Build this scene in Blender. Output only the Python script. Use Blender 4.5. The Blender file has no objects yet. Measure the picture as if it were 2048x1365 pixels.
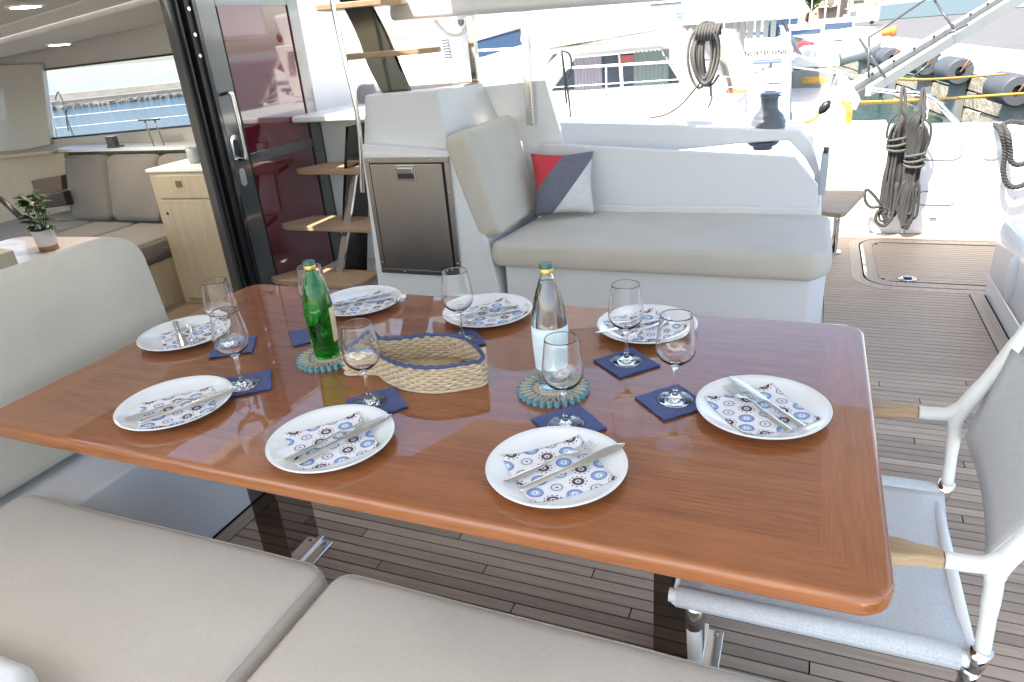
import bpy, bmesh, math, random
from mathutils import Vector, Matrix, noise
random.seed(7)
R = math.radians
scn = bpy.context.scene
COL = scn.collection

# ------------------------------------------------------------------ camera
cam_data = bpy.data.cameras.new('camera')
cam = bpy.data.objects.new('camera', cam_data); COL.objects.link(cam)
cam_data.sensor_width = 36.0; cam_data.lens = 24.64
cam_data.clip_start = 0.02; cam_data.clip_end = 3000
PITCH, ROLL, YAW = 0.417357, -0.0852574, -0.417
_f = Vector((math.sin(YAW)*math.cos(PITCH), math.cos(YAW)*math.cos(PITCH), -math.sin(PITCH)))
_r = Vector((math.cos(YAW), -math.sin(YAW), 0)); _u = _r.cross(_f)
_R = _r*math.cos(ROLL) + _u*math.sin(ROLL); _U = -_r*math.sin(ROLL) + _u*math.cos(ROLL)
cam.matrix_world = Matrix(((_R.x, _U.x, -_f.x, 0), (_R.y, _U.y, -_f.y, 0), (_R.z, _U.z, -_f.z, 1.5), (0, 0, 0, 1)))
scn.camera = cam

# ------------------------------------------------------------------ light
SUN = Vector((0.25, 0.55, -1.0)).normalized()          # direction the sunlight travels
world = bpy.data.worlds.new('World'); scn.world = world; world.use_nodes = True
wn = world.node_tree
sky = wn.nodes.new('ShaderNodeTexSky'); sky.sky_type = 'NISHITA'; sky.sun_disc = False
sky.sun_elevation = math.asin(-SUN.z)
sky.sun_rotation = math.atan2(-SUN.x, -SUN.y)
sky.dust_density = 1.8; sky.air_density = 0.9; sky.ozone_density = 0.6
bg = wn.nodes['Background']; bg.inputs[1].default_value = 0.15
wn.links.new(sky.outputs[0], bg.inputs[0])
sl = bpy.data.lights.new('sun', 'SUN'); sl.energy = 3.9; sl.angle = R(0.53); sl.color = (1, .96, .9)
so = bpy.data.objects.new('sun', sl); COL.objects.link(so)
so.rotation_euler = SUN.to_track_quat('-Z', 'Y').to_euler(); so.location = (0, 0, 30)
scn.view_settings.view_transform = 'Standard'; scn.view_settings.look = 'None'
scn.view_settings.gamma = 1; scn.view_settings.use_curve_mapping = False
scn.view_settings.exposure = 2.14
scn.view_settings.use_white_balance = True; scn.view_settings.white_balance_temperature = 7050; scn.view_settings.white_balance_tint = 8
cy = scn.cycles
cy.max_bounces = 14; cy.transparent_max_bounces = 16; cy.transmission_bounces = 12; cy.diffuse_bounces = 6; cy.glossy_bounces = 6
cy.sample_clamp_indirect = 6; cy.use_denoising = True

# ------------------------------------------------------------------ materials
def NT(name):
    m = bpy.data.materials.new(name); m.use_nodes = True
    return m, m.node_tree, m.node_tree.nodes['Principled BSDF']
def nd(nt, kind, **k):
    n = nt.nodes.new(kind)
    for a, b in k.items(): setattr(n, a, b)
    return n
def mapping(nt, scale=(1, 1, 1), src='Object'):
    tc = nd(nt, 'ShaderNodeTexCoord'); mp = nd(nt, 'ShaderNodeMapping')
    mp.inputs['Scale'].default_value = scale
    nt.links.new(tc.outputs[src], mp.inputs[0]); return mp.outputs[0]
def noise_n(nt, vec, scale, detail=3, rough=.5):
    n = nd(nt, 'ShaderNodeTexNoise'); n.inputs['Scale'].default_value = scale
    n.inputs['Detail'].default_value = detail; n.inputs['Roughness'].default_value = rough
    nt.links.new(vec, n.inputs['Vector']); return n.outputs[0]
def ramp(nt, fac, stops, interp='LINEAR'):
    r = nd(nt, 'ShaderNodeValToRGB'); r.color_ramp.interpolation = interp
    e = r.color_ramp.elements
    while len(e) < len(stops): e.new(.5)
    for q, (p, c) in zip(e, stops): q.position = p; q.color = (*c, 1)
    nt.links.new(fac, r.inputs[0]); return r.outputs[0]
def mth(nt, op, a, b=None, c=None, clamp=False):
    n = nd(nt, 'ShaderNodeMath', operation=op); n.use_clamp = clamp
    for i, v in enumerate((a, b, c)):
        if v is None: continue
        if isinstance(v, (int, float)): n.inputs[i].default_value = v
        else: nt.links.new(v, n.inputs[i])
    return n.outputs[0]
def mixc(nt, fac, a, b):
    n = nd(nt, 'ShaderNodeMix', data_type='RGBA')
    for i, v in ((0, fac), (6, a), (7, b)):
        if isinstance(v, (int, float)): n.inputs[i].default_value = v
        elif isinstance(v, tuple): n.inputs[i].default_value = (*v, 1)
        else: nt.links.new(v, n.inputs[i])
    return n.outputs[2]
def bump(nt, bs, h, strength=.2, dist=.001):
    b = nd(nt, 'ShaderNodeBump'); b.inputs['Strength'].default_value = strength; b.inputs['Distance'].default_value = dist
    nt.links.new(h, b.inputs['Height']); nt.links.new(b.outputs[0], bs.inputs['Normal'])
def simple(name, col, rough=.5, metal=0, coat=0, var=0, vscale=3, bscale=0, bstr=.15, bdist=.001, ior=1.5, emit=None, trans=0, sub=0, stretch=(1, 1, 1)):
    m, nt, bs = NT(name)
    bs.inputs['Base Color'].default_value = (*col, 1); bs.inputs['Roughness'].default_value = rough
    bs.inputs['Metallic'].default_value = metal; bs.inputs['Coat Weight'].default_value = coat; bs.inputs['Coat Roughness'].default_value = .04
    bs.inputs['IOR'].default_value = ior; bs.inputs['Transmission Weight'].default_value = trans
    if sub: bs.inputs['Subsurface Weight'].default_value = sub; bs.inputs['Subsurface Radius'].default_value = (.01, .01, .01)
    if emit: bs.inputs['Emission Color'].default_value = (*emit[0], 1); bs.inputs['Emission Strength'].default_value = emit[1]
    if var:
        v = noise_n(nt, mapping(nt, stretch), vscale, 5, .6)
        lo = tuple(max(0, c*(1-var)) for c in col); hi = tuple(min(1, c*(1+var)) for c in col)
        nt.links.new(ramp(nt, v, [(.25, lo), (.75, hi)]), bs.inputs['Base Color'])
        rr = nd(nt, 'ShaderNodeMapRange'); nt.links.new(v, rr.inputs[0])
        rr.inputs[3].default_value = max(.01, rough*(1-var)); rr.inputs[4].default_value = min(1, rough*(1+var)); nt.links.new(rr.outputs[0], bs.inputs['Roughness'])
    if bscale: bump(nt, bs, noise_n(nt, mapping(nt, stretch), bscale, 3), bstr, bdist)
    return m
def fabric(name, col, scale=1500, var=.08, strength=.5):
    """woven cloth: two crossed thread waves plus slow colour drift"""
    m, nt, bs = NT(name); vec = mapping(nt)
    sep = nd(nt, 'ShaderNodeSeparateXYZ'); nt.links.new(vec, sep.inputs[0])
    hx = mth(nt, 'SINE', mth(nt, 'MULTIPLY', mth(nt, 'ADD', sep.outputs[0], sep.outputs[2]), scale))
    hy = mth(nt, 'SINE', mth(nt, 'MULTIPLY', mth(nt, 'ADD', sep.outputs[1], mth(nt, 'MULTIPLY', sep.outputs[2], -.6)), scale))
    h = mth(nt, 'ADD', hx, hy)
    f = mth(nt, 'ADD', mth(nt, 'MULTIPLY', noise_n(nt, vec, 350, 2), .7), mth(nt, 'MULTIPLY', noise_n(nt, vec, 4, 4), .5))
    nt.links.new(ramp(nt, f, [(.35, tuple(c*(1-var*1.6) for c in col)), (.85, tuple(min(1, c*(1+var*1.6)) for c in col))]), bs.inputs['Base Color'])
    bs.inputs['Roughness'].default_value = .9; bs.inputs['Sheen Weight'].default_value = .25
    wr = noise_n(nt, mapping(nt, (3.5, 11, 7)), 1, 4, .55); wr = mth(nt, 'ABSOLUTE', mth(nt, 'SUBTRACT', wr, .5))
    bump(nt, bs, mth(nt, 'ADD', mth(nt, 'MULTIPLY', h, .35), mth(nt, 'ADD', mth(nt, 'MULTIPLY', noise_n(nt, vec, 9, 3), 5.0), mth(nt, 'MULTIPLY', mth(nt, 'MINIMUM', wr, .05), -9.0))), strength, .0012)
    return m
def woodm(name, c0, c1, c2, rough=.5, coat=0, sx=1.2, sy=38, axis=0, rnd=.0, bstr=.1):
    m, nt, bs = NT(name)
    s = [sy, sy, sy]; s[axis] = sx
    tc = nd(nt, 'ShaderNodeTexCoord'); mp = nd(nt, 'ShaderNodeMapping'); mp.inputs['Scale'].default_value = s
    nt.links.new(tc.outputs['Object'], mp.inputs[0])
    oi = nd(nt, 'ShaderNodeObjectInfo'); cb = nd(nt, 'ShaderNodeCombineXYZ')
    for i in range(3): nt.links.new(mth(nt, 'MULTIPLY', oi.outputs['Random'], 37.0), cb.inputs[i])
    ad = nd(nt, 'ShaderNodeVectorMath', operation='ADD'); nt.links.new(mp.outputs[0], ad.inputs[0]); nt.links.new(cb.outputs[0], ad.inputs[1])
    g = noise_n(nt, ad.outputs[0], 1.0, 6, .65); g2 = noise_n(nt, ad.outputs[0], 4.5, 3, .6)
    f = mth(nt, 'ADD', mth(nt, 'MULTIPLY', g, .75), mth(nt, 'MULTIPLY', g2, .25))
    c = ramp(nt, f, [(.3, c0), (.5, c1), (.7, c2)])
    if rnd:
        hsv = nd(nt, 'ShaderNodeHueSaturation'); nt.links.new(c, hsv.inputs['Color'])
        nt.links.new(mth(nt, 'MULTIPLY_ADD', oi.outputs['Random'], rnd*2, 1-rnd), hsv.inputs['Value'])
        c = hsv.outputs[0]
    nt.links.new(c, bs.inputs['Base Color']); bs.inputs['Roughness'].default_value = rough
    bs.inputs['Coat Weight'].default_value = coat; bs.inputs['Coat Roughness'].default_value = .025
    if bstr: bump(nt, bs, f, bstr, .0008)
    return m

GEL = simple('gelcoat', (.70, .70, .70), .28, coat=.5, var=.03, vscale=1.5)
GELM = simple('gelcoat_matt', (.66, .66, .66), .5, var=.03, vscale=2, bscale=300, bstr=.08)
LINER = simple('headliner', (.52, .51, .49), .9, bscale=250, bstr=.2)
WALLC = simple('saloon_liner', (.58, .555, .52), .8, var=.03, bscale=300)
TAUPE = fabric('taupe_canvas', (.53, .485, .41), 3000, .08, .3)
TAUPE2 = fabric('taupe_canvas_dim', (.33, .295, .245), 1500)
SOFA = fabric('sofa_cloth', (.175, .16, .15), 2200, .12)
MIRD = simple('dark_reflection_steel', (.075, .075, .065), .10, metal=1, var=.1, vscale=3)  # polished steel; the dark surroundings it mirrors are put into the colour
STEEL = simple('polished_steel', (.75, .73, .70), .09, metal=1, var=.06, vscale=6)
BRUSH = simple('brushed_steel', (.44, .41, .38), .26, metal=1, var=.10, vscale=4, stretch=(60, 60, 1))
CUTL = simple('cutlery_steel', (.74, .73, .71), .16, metal=1)
DARKMET = simple('dark_anodised', (.05, .05, .05), .3, coat=.4)
BLACK = simple('black_rubber', (.012, .012, .013), .4)
CAULK = simple('deck_caulking', (.012, .012, .012), .95, ior=1.1)
GREYW = simple('winch_grey', (.10, .11, .13), .38, var=.1, vscale=8)
WHITEP = simple('white_frame_paint', (.80, .80, .77), .35)
CHINA = simple('white_china', (.80, .80, .79), .12, coat=.6)
OAK = woodm('pale_oak', (.38, .31, .22), (.45, .375, .27), (.51, .43, .32), .5, sx=2, sy=45, axis=2)
TEAK = woodm('teak_plank', (.34, .245, .17), (.43, .32, .23), (.52, .40, .30), .52, sx=2.2, sy=70, axis=0, rnd=.22, bstr=.3)
TEAKV = woodm('teak_margin', (.34, .26, .19), (.42, .33, .245), (.50, .40, .31), .5, sx=2.2, sy=70, axis=1, rnd=.1, bstr=.3)
TEAKA = woodm('teak_arm', (.36, .24, .13), (.46, .32, .19), (.54, .39, .25), .5, sx=3, sy=60, axis=0)
TREAD = woodm('teak_tread', (.23, .15, .085), (.31, .21, .13), (.38, .27, .17), .55, sx=3, sy=60, axis=0)

def mahogany():
    m, nt, bs = NT('varnished_mahogany')
    tc = nd(nt, 'ShaderNodeTexCoord'); sp = nd(nt, 'ShaderNodeSeparateXYZ'); nt.links.new(tc.outputs['Object'], sp.inputs[0])
    def grain(sc, off):
        mp = nd(nt, 'ShaderNodeMapping'); mp.inputs['Scale'].default_value = sc; mp.inputs['Location'].default_value = off
        nt.links.new(tc.outputs['Object'], mp.inputs[0])
        a = noise_n(nt, mp.outputs[0], 1, 5, .6); b = noise_n(nt, mp.outputs[0], 5, 4, .65)
        return mth(nt, 'ADD', mth(nt, 'MULTIPLY', a, .42), mth(nt, 'MULTIPLY', b, .58))
    gx = grain((2.2, 34, 34), (0, 0, 0)); gy = grain((34, 2.2, 34), (3, 5, 1))
    # border band 0.1 m wide, grain across at the two ends (object origin is the table centre)
    ax = mth(nt, 'ABSOLUTE', sp.outputs[0]); ay = mth(nt, 'ABSOLUTE', sp.outputs[1])
    endm = mth(nt, 'GREATER_THAN', ax, 1.005-.10); sidem = mth(nt, 'GREATER_THAN', ay, .506-.10)
    # mitre: end board only where it is nearer to the end than to the side
    near = mth(nt, 'GREATER_THAN', mth(nt, 'SUBTRACT', ax, 1.005), mth(nt, 'SUBTRACT', ay, .506))
    em = mth(nt, 'MULTIPLY', endm, near)
    g = nd(nt, 'ShaderNodeMix', data_type='FLOAT'); nt.links.new(em, g.inputs[0]); nt.links.new(gx, g.inputs[2]); nt.links.new(gy, g.inputs[3])
    c = ramp(nt, g.outputs[0], [(.34, (.17, .046, .012)), (.5, (.265, .082, .021)), (.66, (.35, .120, .033))])
    bord = mth(nt, 'MAXIMUM', em, sidem)
    c = mixc(nt, mth(nt, 'MULTIPLY', bord, .22), c, (.44, .15, .045))
    big = noise_n(nt, tc.outputs['Object'], 1.6, 2)
    hsv = nd(nt, 'ShaderNodeHueSaturation'); nt.links.new(c, hsv.inputs['Color']); nt.links.new(mth(nt, 'MULTIPLY_ADD', big, .3, .85), hsv.inputs['Value'])
    nt.links.new(hsv.outputs[0], bs.inputs['Base Color'])
    bs.inputs['Roughness'].default_value = .4; bs.inputs['Specular IOR Level'].default_value = .25
    bs.inputs['Coat Weight'].default_value = 1; bs.inputs['Coat Roughness'].default_value = .015; bs.inputs['Coat IOR'].default_value = 1.55
    b = nd(nt, 'ShaderNodeBump'); b.inputs['Strength'].default_value = .05; b.inputs['Distance'].default_value = .002
    nt.links.new(noise_n(nt, tc.outputs['Object'], 9, 2), b.inputs['Height']); nt.links.new(b.outputs[0], bs.inputs['Coat Normal'])
    return m
MAHOG = mahogany()

def glassm(name, col=(1, 1, 1), ior=1.48, rough=0.0):
    m, nt, bs = NT(name)
    bs.inputs['Base Color'].default_value = (*col, 1); bs.inputs['Transmission Weight'].default_value = 1
    bs.inputs['Roughness'].default_value = rough; bs.inputs['IOR'].default_value = ior
    return m
GLASS = glassm('clear_glass'); GREENG = glassm('green_glass', (.10, .62, .12)); WATERG = glassm('drinking_water', (.97, .99, 1), 1.33)
CLEARB = glassm('bottle_glass', (.90, .97, .95)); GREENW = glassm('green_lit_water', (.55, .9, .5), 1.33)
def panem(name, tint, mixf=.1):
    """thin window pane: mostly lets light pass, part mirror"""
    m, nt, bs = NT(name); out = nt.nodes['Material Output']
    tr = nd(nt, 'ShaderNodeBsdfTransparent'); tr.inputs[0].default_value = (*tint, 1)
    gl = nd(nt, 'ShaderNodeBsdfGlossy'); gl.inputs['Roughness'].default_value = .01
    lw = nd(nt, 'ShaderNodeLayerWeight'); lw.inputs[0].default_value = .5
    fr = mth(nt, 'MULTIPLY_ADD', mth(nt, 'POWER', lw.outputs['Facing'], 4.0), .5, .03)
    mx = nd(nt, 'ShaderNodeMixShader')
    nt.links.new(mth(nt, 'ADD', fr, mixf), mx.inputs[0]); nt.links.new(tr.outputs[0], mx.inputs[1]); nt.links.new(gl.outputs[0], mx.inputs[2])
    nt.links.new(mx.outputs[0], out.inputs[0]); nt.nodes.remove(bs); return m
PANE = panem('window_pane', (.93, .96, .98), 0)
DOORG = simple('maroon_tinted_glass', (.11, .009, .02), .04, coat=1, ior=1.85, var=.25, vscale=2)
DOORF = simple('door_frame_grey', (.075, .085, .085), .16, coat=.6, ior=1.9)
DARKG = simple('dark_window_glass', (.02, .05, .11), .05, coat=.5, ior=1.7)

def evil_eye():
    """paper napkin print: rings in offset rows, blue ones and brown ones with dots round them"""
    m, nt, bs = NT('printed_napkin_paper')
    tc = nd(nt, 'ShaderNodeTexCoord'); sp = nd(nt, 'ShaderNodeSeparateXYZ'); nt.links.new(tc.outputs['Object'], sp.inputs[0])
    c = .042
    v = mth(nt, 'DIVIDE', sp.outputs[1], c*.8); row = mth(nt, 'FLOOR', v)
    par = mth(nt, 'MODULO', mth(nt, 'ADD', row, 100), 2)
    u = mth(nt, 'ADD', mth(nt, 'DIVIDE', sp.outputs[0], c), mth(nt, 'MULTIPLY', par, .5)); colm = mth(nt, 'FLOOR', u)
    fu = mth(nt, 'SUBTRACT', mth(nt, 'SUBTRACT', u, colm), .5); fv = mth(nt, 'MULTIPLY', mth(nt, 'SUBTRACT', mth(nt, 'SUBTRACT', v, row), .5), .8)
    d = mth(nt, 'MULTIPLY', mth(nt, 'SQRT', mth(nt, 'ADD', mth(nt, 'MULTIPLY', fu, fu), mth(nt, 'MULTIPLY', fv, fv))), .80)
    W = (.80, .80, .82); B = (.05, .09, .30); L = (.28, .45, .66); BR = (.10, .05, .05); O = (.30, .16, .10)
    blue = ramp(nt, d, [(0, (.02, .03, .08)), (.035, (.75, .82, .86)), (.12, L), (.19, (.55, .66, .8)), (.205, B), (.235, (.45, .55, .8)), (.26, B), (.29, W)], 'CONSTANT')
    wht = ramp(nt, d, [(0, (.03, .03, .08)), (.04, (.66, .7, .8)), (.13, W), (.165, (.07, .06, .12)), (.205, W), (.24, (.55, .5, .5)), (.255, W)], 'CONSTANT')
    brn = ramp(nt, d, [(0, (.03, .04, .12)), (.04, (.7, .76, .86)), (.10, BR), (.145, O), (.16, BR), (.22, W)], 'CONSTANT')
    ang = mth(nt, 'ARCTAN2', fv, fu)
    dots = mth(nt, 'MULTIPLY', mth(nt, 'GREATER_THAN', mth(nt, 'SINE', mth(nt, 'MULTIPLY', ang, 11)), .2), mth(nt, 'MULTIPLY', mth(nt, 'GREATER_THAN', d, .275), mth(nt, 'LESS_THAN', d, .325)))
    brn = mixc(nt, dots, brn, BR)
    k = mth(nt, 'MODULO', mth(nt, 'ADD', mth(nt, 'ADD', colm, mth(nt, 'MULTIPLY', row, 2)), 300), 3)
    cc = mixc(nt, mth(nt, 'GREATER_THAN', k, .5), blue, wht)
    cc = mixc(nt, mth(nt, 'GREATER_THAN', k, 1.5), cc, brn)
    nt.links.new(cc, bs.inputs['Base Color']); bs.inputs['Roughness'].default_value = .85
    bump(nt, bs, noise_n(nt, tc.outputs['Object'], 60, 2), .25, .002)
    return m
NAPK = evil_eye()
BLUEN = simple('blue_paper_napkin', (.075, .10, .23), .9, var=.08, vscale=40, bscale=500, bstr=.3)
CORD = simple('natural_cord', (.60, .47, .31), .9, var=.18, vscale=60, bscale=900, bstr=.6)
NAVY = simple('navy_cord', (.06, .085, .18), .85, var=.2, vscale=80, bscale=900, bstr=.6)
TEAL = simple('teal_cord', (.13, .30, .33), .85, var=.4, vscale=120, bscale=900, bstr=.6)
CREAM = simple('cream_cord', (.62, .52, .38), .9, var=.12, vscale=120, bscale=900, bstr=.6)
GOLD = simple('gold_foil_ring', (.62, .47, .16), .4, metal=.7)
CAPG = simple('green_metal_cap', (.03, .10, .07), .35, metal=.5, coat=.3)
LABELW = simple('pale_paper_label', (.62, .72, .74), .6, var=.04, vscale=20)
LABELT = simple('tan_paper_label', (.62, .50, .32), .6, var=.1, vscale=40)

def ropem(name, a, b, scale=260):
    m, nt, bs = NT(name); vec = mapping(nt)
    w = nd(nt, 'ShaderNodeTexWave'); w.wave_type = 'BANDS'; w.bands_direction = 'DIAGONAL'; w.inputs['Scale'].default_value = scale; w.inputs['Distortion'].default_value = 2
    nt.links.new(vec, w.inputs[0])
    nt.links.new(ramp(nt, w.outputs[1], [(.2, a), (.8, b)]), bs.inputs['Base Color']); bs.inputs['Roughness'].default_value = .85
    bump(nt, bs, w.outputs[1], .6, .003); return m
ROPEG = ropem('grey_braided_rope', (.014, .014, .015), (.075, .075, .072), 70)
ROPEL = ropem('light_grey_rope', (.04, .038, .035), (.13, .125, .115), 90)
ROPEY = simple('yellow_rope', (.50, .29, .05), .8, var=.1, vscale=30)

def waterm():
    m, nt, bs = NT('harbour_water'); vec = mapping(nt, (1, 1, 1))
    bs.inputs['Base Color'].default_value = (.015, .10, .13, 1); bs.inputs['Roughness'].default_value = .08; bs.inputs['IOR'].default_value = 1.33
    sp = nd(nt, 'ShaderNodeSeparateXYZ'); nt.links.new(vec, sp.inputs[0])
    f = mth(nt, 'MULTIPLY_ADD', sp.outputs[0], -.05, 0, clamp=True)       # greener by the quay, bluer out at sea
    nt.links.new(mixc(nt, f, (.008, .032, .028), (.012, .04, .065)), bs.inputs['Base Color'])
    h = mth(nt, 'ADD', noise_n(nt, vec, 2.2, 4, .6), mth(nt, 'MULTIPLY', noise_n(nt, vec, 7, 3, .6), .35))
    bump(nt, bs, h, 1.0, .12); return m
WATER = waterm()
# ------------------------------------------------------------------ geometry helpers
class MB:
    def __init__(s): s.v = []; s.f = []; s.sm = []
    def add(s, vs, fs, smooth=False):
        o = len(s.v); s.v += [tuple(v) for v in vs]; s.f += [tuple(i+o for i in f) for f in fs]; s.sm += [smooth]*len(fs); return s
    def box(s, a, b, mat=None):
        (x0, y0, z0), (x1, y1, z1) = a, b
        vs = [Vector(p) for p in ((x0,y0,z0),(x1,y0,z0),(x1,y1,z0),(x0,y1,z0),(x0,y0,z1),(x1,y0,z1),(x1,y1,z1),(x0,y1,z1))]
        if mat: vs = [mat @ v for v in vs]
        return s.add(vs, [(0,3,2,1),(4,5,6,7),(0,1,5,4),(1,2,6,5),(2,3,7,6),(3,0,4,7)])
    def hexa(s, b4, t4):
        return s.add(list(b4)+list(t4), [(0,3,2,1),(4,5,6,7),(0,1,5,4),(1,2,6,5),(2,3,7,6),(3,0,4,7)])
    def prism(s, pts, d):
        """polygon of 3-D points pushed along vector d"""
        n = len(pts); d = Vector(d); P = [Vector(p) for p in pts]
        return s.add(P+[p+d for p in P], [tuple(range(n))[::-1], tuple(range(n, 2*n))]+[(i, (i+1) % n, n+(i+1) % n, n+i) for i in range(n)])
    def tube(s, path, r, n=10, closed=False, cap=True, smooth=True, flat=1.0):
        P = [Vector(p) for p in path]; m = len(P)
        rr = r if isinstance(r, (list, tuple)) else [r]*m
        up = None; rings = []
        for i in range(m):
            a = P[(i-1) % m] if (closed or i > 0) else P[i]; b = P[(i+1) % m] if (closed or i < m-1) else P[i]
            t = (b-a)
            t = t.normalized() if t.length > 1e-9 else Vector((0, 0, 1))
            if up is None:
                up = Vector((0, 0, 1)) if abs(t.z) < .9 else Vector((1, 0, 0))
            side = t.cross(up)
            if side.length < 1e-6: side = t.orthogonal()
            side.normalize(); up = side.cross(t).normalized()
            rings.append([P[i]+side*math.cos(2*math.pi*k/n)*rr[i]+up*math.sin(2*math.pi*k/n)*rr[i]*flat for k in range(n)])
        vs = [v for q in rings for v in q]; fs = []
        for i in range(m if closed else m-1):
            j = (i+1) % m
            for k in range(n): fs.append((i*n+k, i*n+(k+1) % n, j*n+(k+1) % n, j*n+k))
        s.add(vs, fs, smooth)
        if cap and not closed:
            o = len(s.v)-len(vs)
            s.f += [tuple(o+k for k in range(n))[::-1], tuple(o+(m-1)*n+k for k in range(n))]; s.sm += [False, False]
        return s
    def lathe(s, prof, c=(0, 0, 0), n=32, ang=2*math.pi, a0=0, smooth=True):
        full = abs(ang-2*math.pi) < 1e-6; cols = n if full else n+1; vs = []
        for r, z in prof:
            for k in range(cols):
                t = a0+ang*k/n; vs.append((c[0]+r*math.cos(t), c[1]+r*math.sin(t), c[2]+z))
        fs = []
        for i in range(len(prof)-1):
            for k in range(n):
                k2 = (k+1) % cols; fs.append((i*cols+k, i*cols+k2, (i+1)*cols+k2, (i+1)*cols+k))
        return s.add(vs, fs, smooth)
    def build(s, name, mat, parent=None, loc=None, bev=0, seg=2, auto=None, weld=1e-6):
        me = bpy.data.meshes.new(name); org = Vector(loc) if loc is not None else Vector((0, 0, 0))
        me.from_pydata([tuple(Vector(v)-org) for v in s.v], [], s.f); me.validate(); 
        if len(me.polygons) == len(s.sm): me.polygons.foreach_set('use_smooth', s.sm)
        bm = bmesh.new(); bm.from_mesh(me); bmesh.ops.remove_doubles(bm, verts=bm.verts, dist=weld); bmesh.ops.recalc_face_normals(bm, faces=bm.faces); bm.to_mesh(me); bm.free()
        me.materials.append(mat)
        o = bpy.data.objects.new(name, me); COL.objects.link(o)
        if parent: o.parent = parent
        o.location = org if not parent else org-PW.get(parent.name, Vector((0, 0, 0)))
        PW[o.name] = org
        if bev:
            b = o.modifiers.new('edge', 'BEVEL'); b.width = bev; b.segments = seg; b.limit_method = 'ANGLE'; b.angle_limit = R(35)
            b.harden_normals = True
            for p in me.polygons: p.use_smooth = True
        elif auto: me.set_sharp_from_angle(angle=R(auto))
        return o
PW = {}
def tag(o, label=None, cat=None, group=None, kind=None):
    for k, v in (('label', label), ('category', cat), ('group', group), ('kind', kind)):
        if v: o[k] = v
    return o
def thing(name, loc, label, cat, group=None):
    o = bpy.data.objects.new(name, None); COL.objects.link(o); o.location = loc; o.empty_display_size = .05
    PW[o.name] = Vector(loc); return tag(o, label, cat, group)
def copy_tree(o, parent=None):
    c = o.copy(); COL.objects.link(c); c.parent = parent
    for ch in list(o.children):
        d = copy_tree(ch, c); d.matrix_parent_inverse = ch.matrix_parent_inverse.copy()
    return c
def strip_tags(o, keys=('label', 'category')):
    for k in keys:
        if k in o: del o[k]
def roundpoly(pts, r, seg=6):
    """2-D polygon with rounded corners; r may be one number or one per corner"""
    out = []; n = len(pts)
    for i in range(n):
        p = Vector(pts[i]); a = Vector(pts[i-1]); b = Vector(pts[(i+1) % n]); rr = r[i] if isinstance(r, (list, tuple)) else r
        u = (a-p); v = (b-p); lu, lv = u.length, v.length; u.normalize(); v.normalize()
        ang = u.angle(v); t = min(rr/math.tan(ang/2), lu*.49, lv*.49) if rr > 0 else 0
        if t < 1e-5: out.append(tuple(p)); continue
        rad = t*math.tan(ang/2); c = p+(u+v).normalized()*(rad/math.sin(ang/2))
        s0 = p+u*t-c; s1 = p+v*t-c; a0 = math.atan2(s0.y, s0.x); a1 = math.atan2(s1.y, s1.x)
        d = (a1-a0+math.pi) % (2*math.pi)-math.pi
        for k in range(seg+1): out.append((c.x+rad*math.cos(a0+d*k/seg), c.y+rad*math.sin(a0+d*k/seg)))
    return out
def dense(pts, step):
    out = []; n = len(pts)
    for i in range(n):
        a = Vector(pts[i]); b = Vector(pts[(i+1) % n]); k = max(1, int((b-a).length/step))
        for j in range(k): out.append(tuple(a+(b-a)*j/k))
    return out
def inset(pts, d):
    n = len(pts); area = sum(pts[i][0]*pts[(i+1) % n][1]-pts[(i+1) % n][0]*pts[i][1] for i in range(n)); sg = 1 if area > 0 else -1
    out = []
    for i in range(n):
        a = Vector(pts[i-1]); p = Vector(pts[i]); b = Vector(pts[(i+1) % n])
        t = (b-a); t = t.normalized() if t.length > 1e-9 else Vector((1, 0))
        out.append((p.x-sg*t.y*d, p.y+sg*t.x*d))
    return out
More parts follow.
